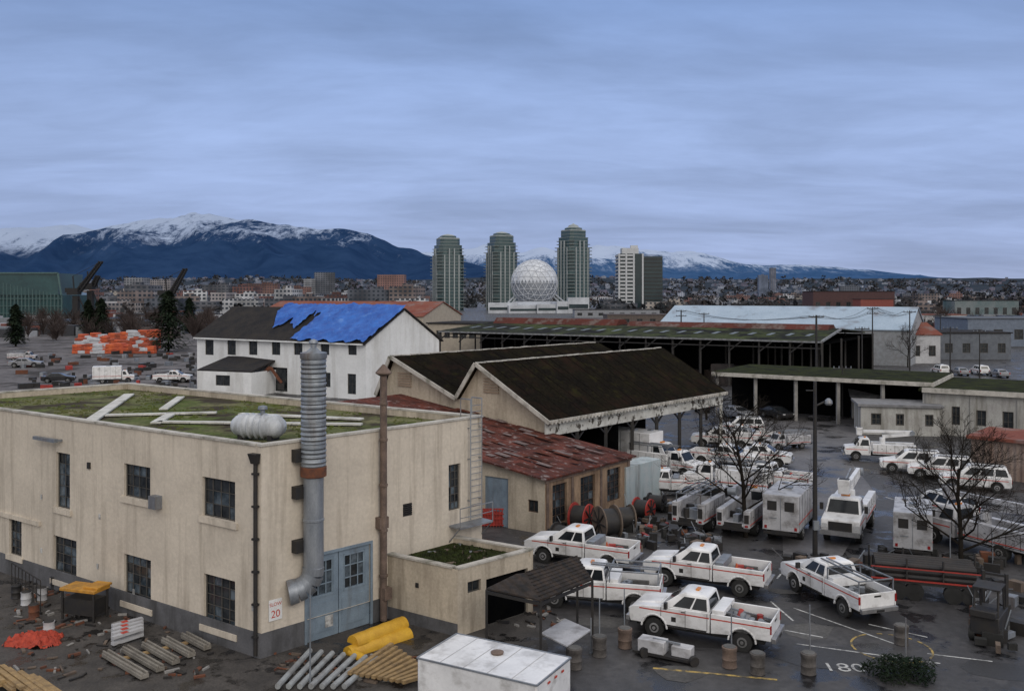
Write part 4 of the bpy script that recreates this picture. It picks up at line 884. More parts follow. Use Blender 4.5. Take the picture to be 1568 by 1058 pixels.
def utilitytruck(name,boom,paint):
    q=Obj(name);B_=q.p('cab',paint,.05);Gs=q.p('windows',vglass);T=q.p('tyres',tyre);HB=q.p('hubs',hub);DK=q.p('chassis',darkmetal);S=q.p('stripes',stripe);A=q.p('boom',paint,.02);GB=q.p('fittings',galv)
    prof=[(.9,.65)]+arch(2.4,.58,.65,cz=.5)+[(3.5,.65),(3.6,1.2),(3.5,1.45),(2.4,1.62),(.9,1.62)]
    B_.extY(prof,-1.08,1.08); cabin(B_,Gs,.9,2.5,1.0,2.0,1.6,2.45,1.02,.88,[(.1,.7)])
    Ub=q.p('utility_body',paint,.03); hb=1.1 if boom else 1.3
    for y in (-.9,.9):
        Ub.box(-1.5,y,.8+hb/2,4.4,.42,hb); s=1 if y>0 else -1
        for i in range(6): DK.box(-3.25+i*.86,s*1.114,.8+hb/2,.03,.012,hb*.85)
        for i in range(5): DK.box(-2.82+i*.86,s*1.116,.8+hb*.55,.12,.02,.05); 
        DK.box(-1.5,s*1.113,.8+hb*.12,4.2,.012,.03); S.box(-1.5,s*1.115,1.02,4.3,.014,.06); S.box(2.3,y*1.206,1.25,2.2,.01,.06)
        DK.box(-3.715,y,.8+hb*.55,.03,.3,hb*.5); q.p('tail_lamps',tail).box(-3.72,y,.95,.04,.2,.12)
    Ub.box(-1.5,0,.95,4.4,1.38,.15); DK.box(-3.8,0,.72,.25,2.2,.14); DK.box(-3.7,0,.9,.03,1.2,.4)
    if boom:
        A.cyl((-.4,0,1),(-.4,0,2.5),.35,.3,12); A.bar((-.4,0,2.6),(-3.4,.1,3.0),.30,.34); A.bar((-3.4,.1,3.2),(1.6,.15,3.15),.24,.28); GB.cyl((-3.4,-.15,3.1),(-3.4,.4,3.1),.25,n=12)
        BK=q.p('bucket',paint,.03); BK.hexa([(1.7,-.3,2.7),(2.25,-.3,2.7),(2.25,.3,2.7),(1.7,.3,2.7)],[(1.65,-.36,3.55),(2.3,-.36,3.55),(2.3,.36,3.55),(1.65,.36,3.55)])
        DK.box(1.97,0,3.555,.52,.58,.02)
        GB.bar((-.4,-.3,2.9),(-3.0,-.3,3.3),.10)
        for k in range(5): (DK if k%2 else GB).box(U(-3.2,-.8),U(-.5,.5),1.25,U(.3,.7),U(.2,.5),U(.3,.6),U(0,3))
    else:
        for y in (-.85,.85):
            GB.bar((-3.6,y,2.7),(.8,y,2.7),.07)
            for x in (-3.5,-1.5,.6): GB.bar((x,y,2.1),(x,y,2.7),.06)
        for x in (-3.5,-1.5,.6): GB.bar((x,-.85,2.7),(x,.85,2.7),.06)
        for k in range(3): GB.bar((-3.6,-.5+k*.4,2.8),(1.4,-.5+k*.38,2.8),.07)
        for k in range(10): (DK if k%2 else GB).box(U(-3.2,.2),U(-.5,.5),1.3,U(.3,.8),U(.2,.5),U(.4,.9),U(0,3))
    DK.box(0,0,.75,6.6,1.2,.35);DK.box(3.6,0,1.1,.04,1.3,.5);q.p('bumper',chrome).box(3.68,0,.72,.16,2.2,.26)
    for y in(-.9,.9): q.p('lamps',lampg).box(3.6,y,1.1,.05,.3,.25)
    for y in (.9,-.9): wheel(T,HB,2.4,y,.48,.3); wheel(T,HB,-2.0,y*1.03,.48,.5)
    for y in(-1.25,1.25): DK.box(2.2,y,1.9,.12,.2,.4)
    q.p('beacon',amber).box(1.4,0,2.52,.16,.5,.1)
    return q
def suv(name,paint,low=False):
    q=Obj(name);B_=q.p('body',paint,.06);Gs=q.p('windows',vglass);T=q.p('tyres',tyre);HB=q.p('hubs',hub);DK=q.p('chassis',darkmetal)
    zb=1.0 if low else 1.1; zt=1.42 if low else 1.75
    prof=[(-2.3,.45),(-2.3+.1,.35)]+arch(-1.4,.42,.35,cz=.36)+arch(1.4,.42,.35,cz=.36)+[(2.2,.35),(2.32,.6),(2.25,.85),(1.0,zb),(-2.3,zb)]
    B_.extY(prof,-.92,.92)
    if low: cabin(B_,Gs,-1.7,1.1,-1.1,.35,zb-.01,zt,.86,.66,[(.1,.46),(.5,.84)])
    else: cabin(B_,Gs,-2.25,1.15,-2.0,.45,zb-.01,zt,.88,.72,[(.04,.28),(.32,.58),(.62,.88)])
    for x in(1.4,-1.4):
        for y in(.8,-.8): wheel(T,HB,x,y,.36,.24)
    DK.box(0,0,.5,4,1.4,.3);DK.box(2.3,0,.68,.04,.9,.2)
    for y in(.7,-.7): q.p('lamps',lampg).box(2.26,y,.74,.08,.32,.16);q.p('tail_lamps',tail).box(-2.31,y*1.1,.85,.04,.16,.3)
    for y in(-.925,.925):
        for x in(-.9,.1,1.0): DK.box(x,y,.72,.015,.006,.55)
        if not low: q.p('stripes',stripe).box(0,y,.86,4.2,.006,.05)
    if not low: q.p('rack',darkmetal).bar((-1.8,.6,1.8),(.2,.6,1.8),.05);q.p('rack',darkmetal).bar((-1.8,-.6,1.8),(.2,-.6,1.8),.05)
    return q
PK=[pickup(0),pickup(1),pickup(2)];BT=boxtruck(wpaint);BTg=boxtruck(gpaint,'step_van');KT=utilitytruck('bucket_truck',True,wpaint);KG=utilitytruck('bucket_truck',True,gpaint);UT=utilitytruck('service_truck',False,gpaint);UW=utilitytruck('service_truck',False,wpaint);SV=suv('patrol_suv',wpaint);CR=suv('dark_car',M('dark_car_paint',(.015,.017,.02),(.022,.022,.025),.25),True);SD=suv('silver_car',M('silver_paint',(.28,.29,.31),(.22,.22,.24),.35,.4),True)
def place_w(o,f,r,hw=.95):
    a=g(*f);b=g(*r);d=(a-b);d.z=0;d.normalize();lf=Vector((-d.y,d.x,0)); m=(a+b)/2 - lf*hw
    o.build(m,math.atan2(d.y,d.x),1)
def place(o,u,v,deg,sc=1): p=g(u,v); o.build((p.x,p.y,0),math.radians(deg),sc)
place_w(PK[2],(1001,974),(1137,998)); place_w(PK[0],(1030,898),(1119,911)); place_w(PK[0],(832,862),(930,876))
place_w(PK[1],(1222,908),(1283,940)); place_w(PK[1],(872,932),(948,938))
place(KT,1300,813,-118)
for i,(u,v) in enumerate(((1395,722),(1440,732),(1492,748))): place(SV,u,v,160-3*i,1.05)
place(KT,1345,704,165,.8)
place(BT,985,716,-38,1.0);place(UW,1020,726,-40,.85);place(PK[0],1018,756,165,.95)
place(PK[0],1110,713,-30,.95);place(PK[2],1160,712,-22,.95);place(PK[0],1140,680,160,.95);place(PK[1],1105,684,165,.95);place(UT,1205,686,200,.6);place(SV,1135,663,170)
# rank of service vehicles parked parallel to the bucket truck
place(UT,1082,800,58,.9);place(KG,1146,806,60,.9);place(BTg,1212,812,62,.9)
place(UW,1112,752,152,.85);place(PK[2],1178,748,150,1.0)
place(BTg,1398,838,66,.85);place(KG,1500,842,118,.95);place(SV,1440,790,115)
place(CR,1190,640,-70,1.0);place(CR,1150,618,-60);place(SD,1128,640,-60);place(CR,1215,612,100)
place(UT,1165,603,90,1); place(SD,1255,600,20);place(CR,1075,628,80)
place(BT,175,586,20,.9);place(SD,40,562,10,1.3);place(PK[1],265,585,5,1.0);place(UT,35,552,5,.8);place(CR,90,585,15,1.1)
for u,v in ((1440,572),(1470,574),(1500,573),(1530,577),(1345,580),(1375,582)): place(SD if u%20 else SV,u,v,85,1.0)

q=Obj('red_excavator');c=g(375,603);P=q.p('body',rust,.05);P.box(c.x,c.y,1.6,3.2,2.2,1.3,.3);P.box(c.x-.6,c.y,2.7,1.4,1.6,1.3,.3);q.p('tracks',darkmetal,.1).box(c.x,c.y-.9,.5,3.8,.6,.9,.3);q.p('tracks',darkmetal).box(c.x,c.y+.9,.5,3.8,.6,.9,.3)
A=q.p('arm',rust);A.bar(c+Vector((1.4,0,1.8)),c+Vector((3.6,.3,3.9)),.4,.5);A.bar(c+Vector((3.6,.3,3.9)),c+Vector((5.2,.5,1.6)),.3,.4);q.p('bucket',darkmetal).box(c.x+5.1,c.y+.5,1.1,.9,.9,.9,.3);q.p('glass',vglass).box(c.x-.6,c.y-.81,2.8,1.2,.02,.9,.3);q.build()
q=Obj('wrapped_lumber_stacks')
wm=[orange,M('white_wrap',(.48,.50,.54),(.33,.34,.37),.7,scale=.4),M('rust_wrap',(.33,.07,.03),(.2,.05,.03),.8)]
for r_ in range(3):
    for cI in range(13):
        u=120+cI*9.2+r_*4; p=g(u,541-r_*4); hh=[2.0,3.2,4.4][r_]*U(.8,1.05)
        if u<165 and r_==2: hh*=.8
        k0=random.choice([0,0,1,2,2]) if u>165 else random.choice([1,1,0]); z=0
        while z<hh: hb=U(.6,1.0); q.p('wrap%d'%k0,wm[k0],.12).box(p.x+U(-.1,.1),p.y,z+hb/2,U(1.9,2.5),2.0,hb-.04,U(-.06,.06)); z+=hb; k0=k0 if R()<.7 else random.choice([0,1,2])
q.build()
q=Obj('yard_equipment_pile')
for i in range(150):
    u=U(30,300);v_=U(540,598);p=g(u,v_);k=random.choice([('red',redm),('grey',galv),('grey',galv),('dark',darkmetal),('dark',darkmetal),('dark',darkmetal),('rusty',rust),('tyres',tyre),('tyres',tyre)])
    q.p(k[0],k[1]).box(p.x,p.y,.35,U(.4,2.0),U(.3,1),U(.3,1.0),U(0,3))
q.build()

# ================================================================= TREES (bare)
def bare(u,v,vt,halfw,seed,nb=13):
    random.seed(seed); b=g(u,v); h=zat(vt,b.y); q=Obj('bare_tree');P=q.p('trunk_and_limbs',bark);T=q.p('twigs',bark)
    def grow(p,d,L,r,lev):
        n=4; pts=[p]
        for i in range(n):
            d=(d+Vector((U(-1,1),U(-1,1),U(-.25,.45)))*(.10 if lev==0 else .17)).normalized(); pts.append(pts[-1]+d*L/n)
        for i in range(n):
            r0=max(r*(1-.6*i/n),.006);r1=max(r*(1-.6*(i+1)/n),.005); (P if lev<2 else T).cyl(pts[i],pts[i+1],r0,r1,8 if lev<1 else 5 if lev<2 else 3,cap=False)
        if lev>=4: return
        k=[nb,7,6,5][lev]
        for i in range(k):
            t=(.22+.78*(i+.5)/k) if lev==0 else U(.2,1); f=t*n; j=min(int(f),n-1); pp=pts[j].lerp(pts[j+1],f-j)
            a=(i*2.4+U(-.4,.4)) if lev==0 else U(0,6.28)
            if lev==0:
                up=.35+.9*t; nd=Vector((math.cos(a),math.sin(a),up)).normalized(); LL=halfw*U(.85,1.2)*(1.15-.55*t)
                grow(pp,nd,LL,r*(.5-.2*t),1)
            else:
                o=d.orthogonal().normalized(); o.rotate(Matrix.Rotation(a,3,d)); nd=(d*U(.6,1.0)+o*U(.5,.9)+Vector((0,0,.12))).normalized()
                grow(pp,nd,L*U(.38,.58),r*.45,lev+1)
    grow(b,Vector((0,0,1)),h*.93,.15,0); q.build()
bare(1142,822,648,3.4,3,14); bare(1472,885,705,3.5,11,14); bare(1390,562,515,4,5,9); bare(1082,642,590,3,8,9)
random.seed(99)
q=Obj('evergreen_shrub');b=g(1380,1035);P=q.p('foliage',conif)
for i in range(1700):
    a=U(0,6.28);rr=.95*math.sqrt(R())*(1+.2*math.sin(a*5));p=b+Vector((math.cos(a)*rr*1.3,math.sin(a)*rr,U(.05,.8)*(1-.4*rr)));e1=Vector((U(-1,1),U(-1,1),U(-.5,.7)))*.16;e2=Vector((U(-1,1),U(-1,1),U(-.5,.5)))*.035;P.poly(p-e1,p+e2,p+e1,p-e2)
q.build()

# ================================================================= POLES
POLE={}
def pole(name,u,v,vt,r=.13,lamp=None,arms=0,Y=None,mat=darkmetal,key=None):
    b=g(u,v) if Y is None else at(u,Y); h=zat(vt,b.y);q=Obj(name);P=q.p('pole',mat);P.cyl(b,b+Vector((0,0,h)),r,r*.65,10)
    P.cyl(b,b+Vector((0,0,.08)),r*1.8,r*1.8,10)
    if lamp:
        P.bar(b+Vector((0,0,h*lamp[1])),b+Vector((lamp[0],0,h*lamp[1]+.35)),.07);e=b+Vector((lamp[0],0,h*lamp[1]+.35)); q.p('lamp_head',galv).lathe(e-Vector((0,0,.2)),[(.14,-.1),(.22,0),(.2,.15),(.08,.28)],12)
        P.bar(b+Vector((0,0,h*.95)),b+Vector((-.5,0,h*.95)),.06); P.bar(b+Vector((0,0,h*.8)),b+Vector((-.35,0,h*.8)),.05); q.p('junction_box',galv).box(b.x,b.y-.2,h*.18,.3,.2,.5)
    for k in range(arms): P.bar(b+Vector((-1.1,0,h-.3-k*1.0)),b+Vector((1.1,0,h-.3-k*1.0)),.12); [q.p('insulators',galv).cyl(b+Vector((x,0,h-.25-k)),b+Vector((x,0,h-.02-k)),.06,n=6) for x in(-1,-.4,.4,1)]
    q.build()
    if key: POLE[key]=b+Vector((0,0,h-.1))
pole('street_lamp',1248,850,584,.14,(.75,.86))
pole('utility_pole',1336,560,470,.16,arms=2,key='a');pole('utility_pole',1393,575,475,.14,arms=1,key='b');pole('utility_pole',1250,545,482,.2,arms=1,Y=128,key='c')
pole('utility_pole',1043,500,474,.2,arms=2,Y=190,key='d');pole('utility_pole',1078,500,478,.15,arms=1,Y=190);pole('utility_pole',1440,540,480,.14,arms=1,key='e');pole('utility_pole',1455,600,500,.12,arms=1)
for u,v,vt in ((1525,520,470),(1290,640,560),(590,480,438),(505,480,430),(340,490,440),(1320,600,500),(1500,580,505)): pole('utility_pole',u,v,vt,.12,arms=1)
q=Obj('overhead_wires');P=q.p('wires',darkmetal)
def wire(a,b,sag=1.2):
    pr_=a
    for i in range(1,13):
        t=i/12;p=a.lerp(b,t)-Vector((0,0,4*sag*t*(1-t)));P.bar(pr_,p,.05);pr_=p
for x,y in (('d','c'),('c','a'),('a','b'),('a','e')):
    for o_ in (-1,.4,1): wire(POLE[x]+Vector((o_,0,0)),POLE[y]+Vector((o_,0,0)))
q.build()
for u,v,vt in ((1387,1010,945),(1240,1010,925),(956,985,900),(905,1000,945),(475,1050,900),(1015,885,850),(918,1000,915),(1455,900,815),(1520,870,815),(1120,1000,925)): pole('bollard_post',u,v,vt,.035,mat=galv)
for u,v in ((880,1022),(918,1003),(957,990),(1117,1020),(1160,1030),(1238,1030),(1380,985)):
    q=Obj('concrete_filled_drum');c=g(u,v);q.p('drum',brownpipe if u%2 else M('drum_dark_concrete',(.10,.09,.085),(.045,.04,.038),.9,scale=3,fine=.3)).lathe(c,[(.28,0),(.30,.03),(.28,.06),(.28,.3),(.30,.33),(.28,.36),(.28,.62),(.30,.65),(.3,.78),(.25,.8)],14);q.p('fill',M('drum_fill',(.12,.115,.11),(.07,.07,.07),.9)).lathe(c,[(.25,.78),(.24,.82)],12);q.build()
q=Obj('flatbed_trailer');a=g(1332,902);b=g(1498,918);P=q.p('deck',darkmetal);d=(b-a).normalized();nn=Vector((-d.y,d.x,0))
P.bar(a+Vector((0,0,.85)),b+Vector((0,0,.85)),2.2,.16)
for t in (.25,.4,.75,.9):
    c=a.lerp(b,t);q.p('wheels',tyre).cyl(c-nn*1.1+Vector((0,0,.42)),c-nn*.8+Vector((0,0,.42)),.42,n=16)
for k in range(5):
    for j in range(3): q.p('pipes',M('dark_pipes',(.018,.018,.021),(.032,.027,.026),.7)).cyl(a+d*.2-nn*(.8-k*.38)+Vector((0,0,1.05+j*.26)),b-d*.2-nn*(.8-k*.38)+Vector((0,0,1.05+j*.26)),.13,n=8)
for t in (0,.33,.66,1):
    for s in(-1,1): v=a.lerp(b,t)+nn*s*1.02; P.bar((v.x,v.y,.9),(v.x,v.y,1.95),.07)
q.p('red_rail',redm).bar(a-nn*1.12+Vector((0,0,.95)),b-nn*1.12+Vector((0,0,.95)),.04,.07)
q.p('red_rail',redm).bar(a-nn*1.12+Vector((0,0,1.5)),b-nn*1.12+Vector((0,0,1.5)),.04,.05);q.build()
def reel(u,v,r,mat,deg):
    q=Obj('cable_reel');c=g(u,v);d=Vector((math.cos(math.radians(deg)),math.sin(math.radians(deg)),0));c=c+Vector((0,0,r))
    for s in(-.5,.5):q.p('flanges',mat).cyl(c+d*(s-.04),c+d*(s+.04),r,n=24)
    q.p('cable',darkmetal).cyl(c-d*.46,c+d*.46,r*.8,n=20);q.p('hub',galv).cyl(c-d*.56,c+d*.56,r*.15,n=10)
    for s in (-.56,.56):
        for k in range(4): a=k*math.pi/4; n=Vector((-d.y,d.x,0));q.p('spokes',darkmetal).bar(c+d*s+(n*math.cos(a)+Vector((0,0,math.sin(a))))*r*.9,c+d*s-(n*math.cos(a)+Vector((0,0,math.sin(a))))*r*.9,.08)
    q.build()
wdr=MATS['weathered_wood']
reel(890,812,.85,redm,-30);reel(930,825,1.0,wdr,20);reel(985,795,.7,redm,-35);reel(862,838,.7,darkmetal,-40);reel(1005,782,.6,darkmetal,-30);reel(955,812,.8,wdr,15)
q=Obj('equipment_clutter')
for i in range(200):
    u,v_=random.choice([(U(840,1000),U(800,850)),(U(1200,1330),U(860,885)),(U(960,1050),U(770,830)),(U(1490,1568),U(900,1000)),(U(1040,1100),U(825,850)),(U(1330,1560),U(850,880))]);p=g(u,v_)
    m_=random.choice([('dark',darkmetal),('dark',darkmetal),('grey',galv),('red',rust) if u>1200 or R()<.5 else ('red2',redm),('tyres',tyre),('tyres2',tyre),('dark2',darkmetal),('wood',wdr)])
    q.p(m_[0],m_[1]).box(p.x,p.y,.22,U(.2,.8),U(.15,.45),U(.2,.7),U(0,3))
    if i%4==0: q.p('rods',galv).bar((p.x,p.y,.1),(p.x+U(-1,1),p.y+U(-1,1),U(.1,1.2)),.04)
q.build()
q=Obj('forklift');c=g(1515,975);P=q.p('body',darkmetal,.04);P.box(c.x,c.y,.75,1.9,1.1,.8,.9);P.box(c.x-.5,c.y-.55,1.25,.7,1.0,.3,.9);K=q.p('mast_and_guard',darkmetal)
cs,sn=math.cos(.9),math.sin(.9); L_=lambda x,y,z:(c.x+x*cs-y*sn,c.y+x*sn+y*cs,z)
for y in(-.45,.45):
    K.bar(L_(1.1,y,.1),L_(1.1,y,2.5),.12);K.bar(L_(.6,y,1.1),L_(.4,y,2.2),.07);K.bar(L_(-.7,y,1.1),L_(-.6,y,2.2),.07);q.p('forks',galv).bar(L_(1.15,y*.7,.12),L_(2.2,y*.7,.12),.14,.05)
K.box(*L_(-.1,0,2.22),1.2,1.05,.05,.9);K.bar(L_(1.1,-.45,2.4),L_(1.1,.45,2.4),.1)
for x in(-.65,.65):
    for y in(-.5,.5): q.p('tyres',tyre).cyl(L_(x,y-.12,.32),L_(x,y+.12,.32),.32,n=16); q.p('hubs',hub).cyl(L_(x,y-.13,.32),L_(x,y+.13,.32),.14,n=10)
q.build()
q=Obj('generator_unit');c=g(1000,1003);P=q.p('body',gpaint,.03);P.box(c.x,c.y,.45,1.1,.6,.5,-.5);P.box(c.x+1.1,c.y-.5,.4,.8,.5,.4,-.5);K=q.p('frame',darkmetal);K.box(c.x+.4,c.y-.2,.16,2.4,.7,.1,-.5);K.cyl((c.x-.4,c.y-.1,.2),(c.x-.35,c.y-.25,.2),.2,n=12);K.cyl((c.x+1.4,c.y-1,.2),(c.x+1.45,c.y-1.15,.2),.2,n=12);q.p('pipes',galv).bar((c.x,c.y,.7),(c.x+1,c.y-.5,.65),.07);q.build()
q=Obj('red_mesh_bin');c=g(762,812,0)+Vector((0,1,0));P=q.p('bars',redm)
for i in range(12):
    x=-1+i*2/11;P.bar(c+Vector((x,0,0)),c+Vector((x,0,1.1)),.05);P.bar(c+Vector((x,1.3,0)),c+Vector((x,1.3,1.1)),.05)
for z in(.1,.5,.8,1.1):P.bar(c+Vector((-1,0,z)),c+Vector((1,0,z)),.07);P.bar(c+Vector((-1,1.3,z)),c+Vector((1,1.3,z)),.07)
P.box(c.x,c.y+.65,.5,1.9,1.2,.8);q.build()
# ================================================================= FOREGROUND
q=Obj('white_box_trailer');P=q.p('body',wpaint,.06)
p0=Vector((-1.9,31.6));p1=Vector((1.9,29.5));dn=(p1-p0).normalized();nn=Vector((dn.y,-dn.x))*2.4
c4=[p0,p0+nn,p1+nn,p1];P.prism([tuple(x) for x in c4],.7,2.8)
T=q.p('trim',galv)
for i in range(4):
    A_=c4[i];B_=c4[(i+1)%4];T.bar((*A_,2.78),(*B_,2.78),.05,.05)
m=(c4[0]+c4[2])/2+Vector((.1,.3));q.p('roof_vent',brownpipe).lathe((m.x,m.y,2.8),[(.2,0),(.22,.06),(.1,.1)],12)
SMt=q.p('roof_seams',M('seam_grey',(.45,.45,.46),(.35,.35,.35)))
for t in (.2,.4,.6,.8): v=p0.lerp(p1,t); SMt.bar((*(v+nn*.02),2.802),(*(v+nn*.98),2.802),.03,.012)
for x in(-1.0,1.0):
    c=(c4[0]+c4[2])/2+dn*x;q.p('wheels',tyre).cyl((c.x-nn.x*.55,c.y-nn.y*.55,.4),(c.x+nn.x*.55,c.y+nn.y*.55,.4),.4,n=16)
S=q.p('marker_stripe',stripe)
for t in(.25,.45,.65):v=p1+nn*t+dn*.035;S.bar((v.x,v.y,2.6),(v.x+nn.x*.06,v.y+nn.y*.06,2.6),.02,.06)
q.build()
q=Obj('work_bench');P=q.p('top',gpaint);tp=[g(828,970,.8),g(868,990,.8),g(905,965,.8),g(866,948,.8)];P.hexa(tp,[x+Vector((0,0,.05)) for x in tp])
for x in tp: q.p('legs',darkmetal).bar(x,(x.x,x.y,0),.06)
bn=[x-Vector((0,.9,.35)) for x in (tp[0],tp[1])]; q.p('bench',darkmetal).bar(bn[0],bn[1],.3,.05)
q.build()
q=Obj('yellow_barrier_shells');P=q.p('shells',yellow)
def shell(a,b,r):
    a=Vector(a);b=Vector(b);d=(b-a).normalized();x=Vector((-d.y,d.x,0));n=10;vs=[];m=8
    for e in range(m+1):
        c_=a.lerp(b,e/m); rr=r*(1.06 if e%2 else 1)
        for i in range(n+1): t=math.pi*i/n; vs.append(c_+x*math.cos(t)*rr+Vector((0,0,math.sin(t)*rr)))
    P.add(vs,[(e*(n+1)+i,e*(n+1)+i+1,(e+1)*(n+1)+i+1,(e+1)*(n+1)+i) for e in range(m) for i in range(n)]+[tuple(range(n+1))])
shell(g(533,1003,0),g(625,972,0),.36);shell(g(540,985,.35),g(618,955,.35),.34);shell(g(538,998,.1),g(560,1012,0),.2)
q.build()
q=Obj('lumber_pile');P=q.p('planks',M('pale_timber',(.36,.24,.11),(.20,.135,.07),.9,scale=3,fine=.3))
for k in range(10):
    a=g(535+k*9,1030+k*1.5,.25);b=g(600+k*7,985+k*5,.25);P.bar(a,b,.16,.12)
for k in range(14):
    a=g(-60+k*9,1003+k*3,.3)+Vector((0,0,U(0,.15)));b=a+Vector((2.9,-2.6,0))*U(.9,1.1);P.bar(a,b,.17,.12)
q.build()
q=Obj('steel_pipe_stack')
for k in range(7):
    a=g(425+k*17,1050,.15);b=g(475+k*17,995+k*2,.15);q.p('pipes',M('pale_pipe',(.32,.34,.35),(.2,.2,.2),.6)).cyl(a,b,.11,n=10)
q.build()
q=Obj('concrete_beams');P=q.p('beams',M('beam_concrete',(.25,.23,.20),(.15,.135,.115),.95,scale=1.5,fine=.25,bump=.5),.02)
for k in range(5):
    a=g(162+k*30,1000-k*7,.15);b=g(222+k*24,1035-k*11,.15)
    P.bar(a,b,.34,.16)
    for j in (-.10,.10): n_=Vector((-(b-a).y,(b-a).x,0)).normalized()*j; P.bar(a+n_+Vector((0,0,.12)),b+n_+Vector((0,0,.12)),.08,.1)
q.p('bearers',timber).bar(g(170,1012,.02),g(300,980,.02),.2,.1);q.build()
q=Obj('red_netting');P=q.p('net',M('red_net',(.45,.06,.03),(.28,.035,.02),.8,scale=6,bump=1,bscale=20))
c=g(55,982);n=34;vs=[]
for i in range(n+1):
    for j in range(n+1):
        x=(i/n-.5)*2.3;y=(j/n-.5)*1.6;an=math.atan2(y,x);r=math.sqrt((x/1.15)**2+(y/.8)**2)*(1+.18*math.sin(an*3+1)+.1*math.sin(an*7));vs.append(c+Vector((x,y,max(.012,(1-r)*.4+.3*abs(noise.noise(Vector((x*3,y*3,1))))+.16*noise.noise(Vector((x*9,y*9,3)))) if r<1 else .012)))
def okc(i,j):
    x=((i+.5)/n-.5)*2;y=((j+.5)/n-.5)*2;an=math.atan2(y*.8,x*1.15);return math.hypot(x,y)*(1+.18*math.sin(an*3+1)+.1*math.sin(an*7))<1.02
P.add(vs,[(i*(n+1)+j,(i+1)*(n+1)+j,(i+1)*(n+1)+j+1,i*(n+1)+j+1) for i in range(n) for j in range(n) if okc(i,j)]);q.build()
q=Obj('yellow_topped_cart');c=g(130,945);P=q.p('top',M('cart_yellow',(.55,.27,.03),(.36,.17,.03),.6,scale=3,grime=(.1,.07,.04)),.02);P.box(c.x,c.y,1.35,1.9,1.0,.14,-.3);P.box(c.x+.6,c.y-.05,1.47,.8,.9,.1,-.3);K=q.p('frame',darkmetal)
for x in(-.85,.85):
    for y in(-.42,.42):cs,sn=math.cos(-.3),math.sin(-.3);K.bar((c.x+x*cs-y*sn,c.y+x*sn+y*cs,0),(c.x+x*cs-y*sn,c.y+x*sn+y*cs,1.3),.08)
K.box(c.x,c.y,.6,1.6,.8,.7,-.3);q.build()
for u,v,m_ in((40,925,wd),(75,972,wd),(85,900,darkmetal),(52,945,rust),(25,915,darkmetal),(64,918,wd)):
    q=Obj('paint_drum');c=g(u,v);q.p('drum',m_).lathe(c,[(.22,0),(.24,.03),(.22,.06),(.22,.28),(.24,.31),(.22,.34),(.22,.56),(.24,.6)],14);q.p('lid',darkmetal).lathe(c+Vector((0,0,.6)),[(.22,0),(.2,.03)],14);q.build()
q=Obj('white_barrier_pallet')
for k in range(4):
    a=g(172,985-k*6,.1+k*.02);b=g(218,970-k*5,.1+k*.02);q.p('white',wd).bar(a,b,.22,.12);q.p('red',stripe).bar(a.lerp(b,.3)+Vector((0,0,.32)),a.lerp(b,.5)+Vector((0,0,.32)),.2,.02)
    a=a+Vector((0,0,.25));b=b+Vector((0,0,.25));q.p('white',wd).bar(a,b,.22,.12)
q.build()
q=Obj('wire_gate');P=q.p('bars',darkmetal);a=g(18,905);b=g(62,935)
for i in range(9): v=a.lerp(b,i/8);P.bar(v,v+Vector((0,0,1.4)),.03)
for z in(.1,.7,1.4):P.bar(a+Vector((0,0,z)),b+Vector((0,0,z)),.04)
q.build()
q=Obj('scrap_debris')
for i in range(420):
    u,v_=random.choice([(U(20,330),U(935,1040)),(U(20,200),U(890,960)),(U(420,640),U(1000,1045)),(U(640,860),U(900,960))]);p=g(u,v_)
    m_=random.choice([('wood',wdr),('dark',darkmetal),('conc',concrete),('rusty',rust),('dark',darkmetal)]);q.p(m_[0],m_[1]).box(p.x,p.y,.04,U(.06,.6),U(.04,.18),U(.03,.12),U(0,3))
q.build()

# ================================================================= SKY / LIGHT / CAMERA
w=bpy.data.worlds.new('World');scene.world=w;w.use_nodes=True;nt=w.node_tree;N=nt.nodes;N.clear()
out=N.new('ShaderNodeOutputWorld');tc=N.new('ShaderNodeTexCoord');sp=N.new('ShaderNodeSeparateXYZ');lnk(nt,tc.outputs['Generated'],sp.inputs[0])
sky=N.new('ShaderNodeTexSky');sky.sky_type='NISHITA';sky.sun_disc=False;sky.sun_elevation=math.radians(31.3);sky.sun_rotation=math.radians(155.8)
bg1=N.new('ShaderNodeBackground');bg1.inputs[1].default_value=.08;lnk(nt,sky.outputs[0],bg1.inputs[0])
def ma(op,a,b=None,cl=False):
    x=N.new('ShaderNodeMath');x.operation=op;x.use_clamp=cl
    for i,s in enumerate((a,b)):
        if s is None: continue
        if hasattr(s,'links'): lnk(nt,s,x.inputs[i])
        else: x.inputs[i].default_value=s
    return x.outputs[0]
def rg(x,a,b,c=0,d=1):
    r=N.new('ShaderNodeMapRange');r.interpolation_type='SMOOTHSTEP';r.inputs[1].default_value=a;r.inputs[2].default_value=b;r.inputs[3].default_value=c;r.inputs[4].default_value=d;lnk(nt,x,r.inputs[0]);return r.outputs[0]
def mx(f,A,B):
    x=N.new('ShaderNodeMix');x.data_type='RGBA';lnk(nt,f,x.inputs[0])
    for s,i in((A,6),(B,7)):
        if hasattr(s,'links'): lnk(nt,s,x.inputs[i])
        else: x.inputs[i].default_value=(*s,1)
    return x.outputs[2]
zc=ma('ADD',ma('MAXIMUM',sp.outputs[2],0),.12)
cb=N.new('ShaderNodeCombineXYZ');lnk(nt,ma('DIVIDE',sp.outputs[0],zc),cb.inputs[0]);lnk(nt,ma('DIVIDE',sp.outputs[1],zc),cb.inputs[1])
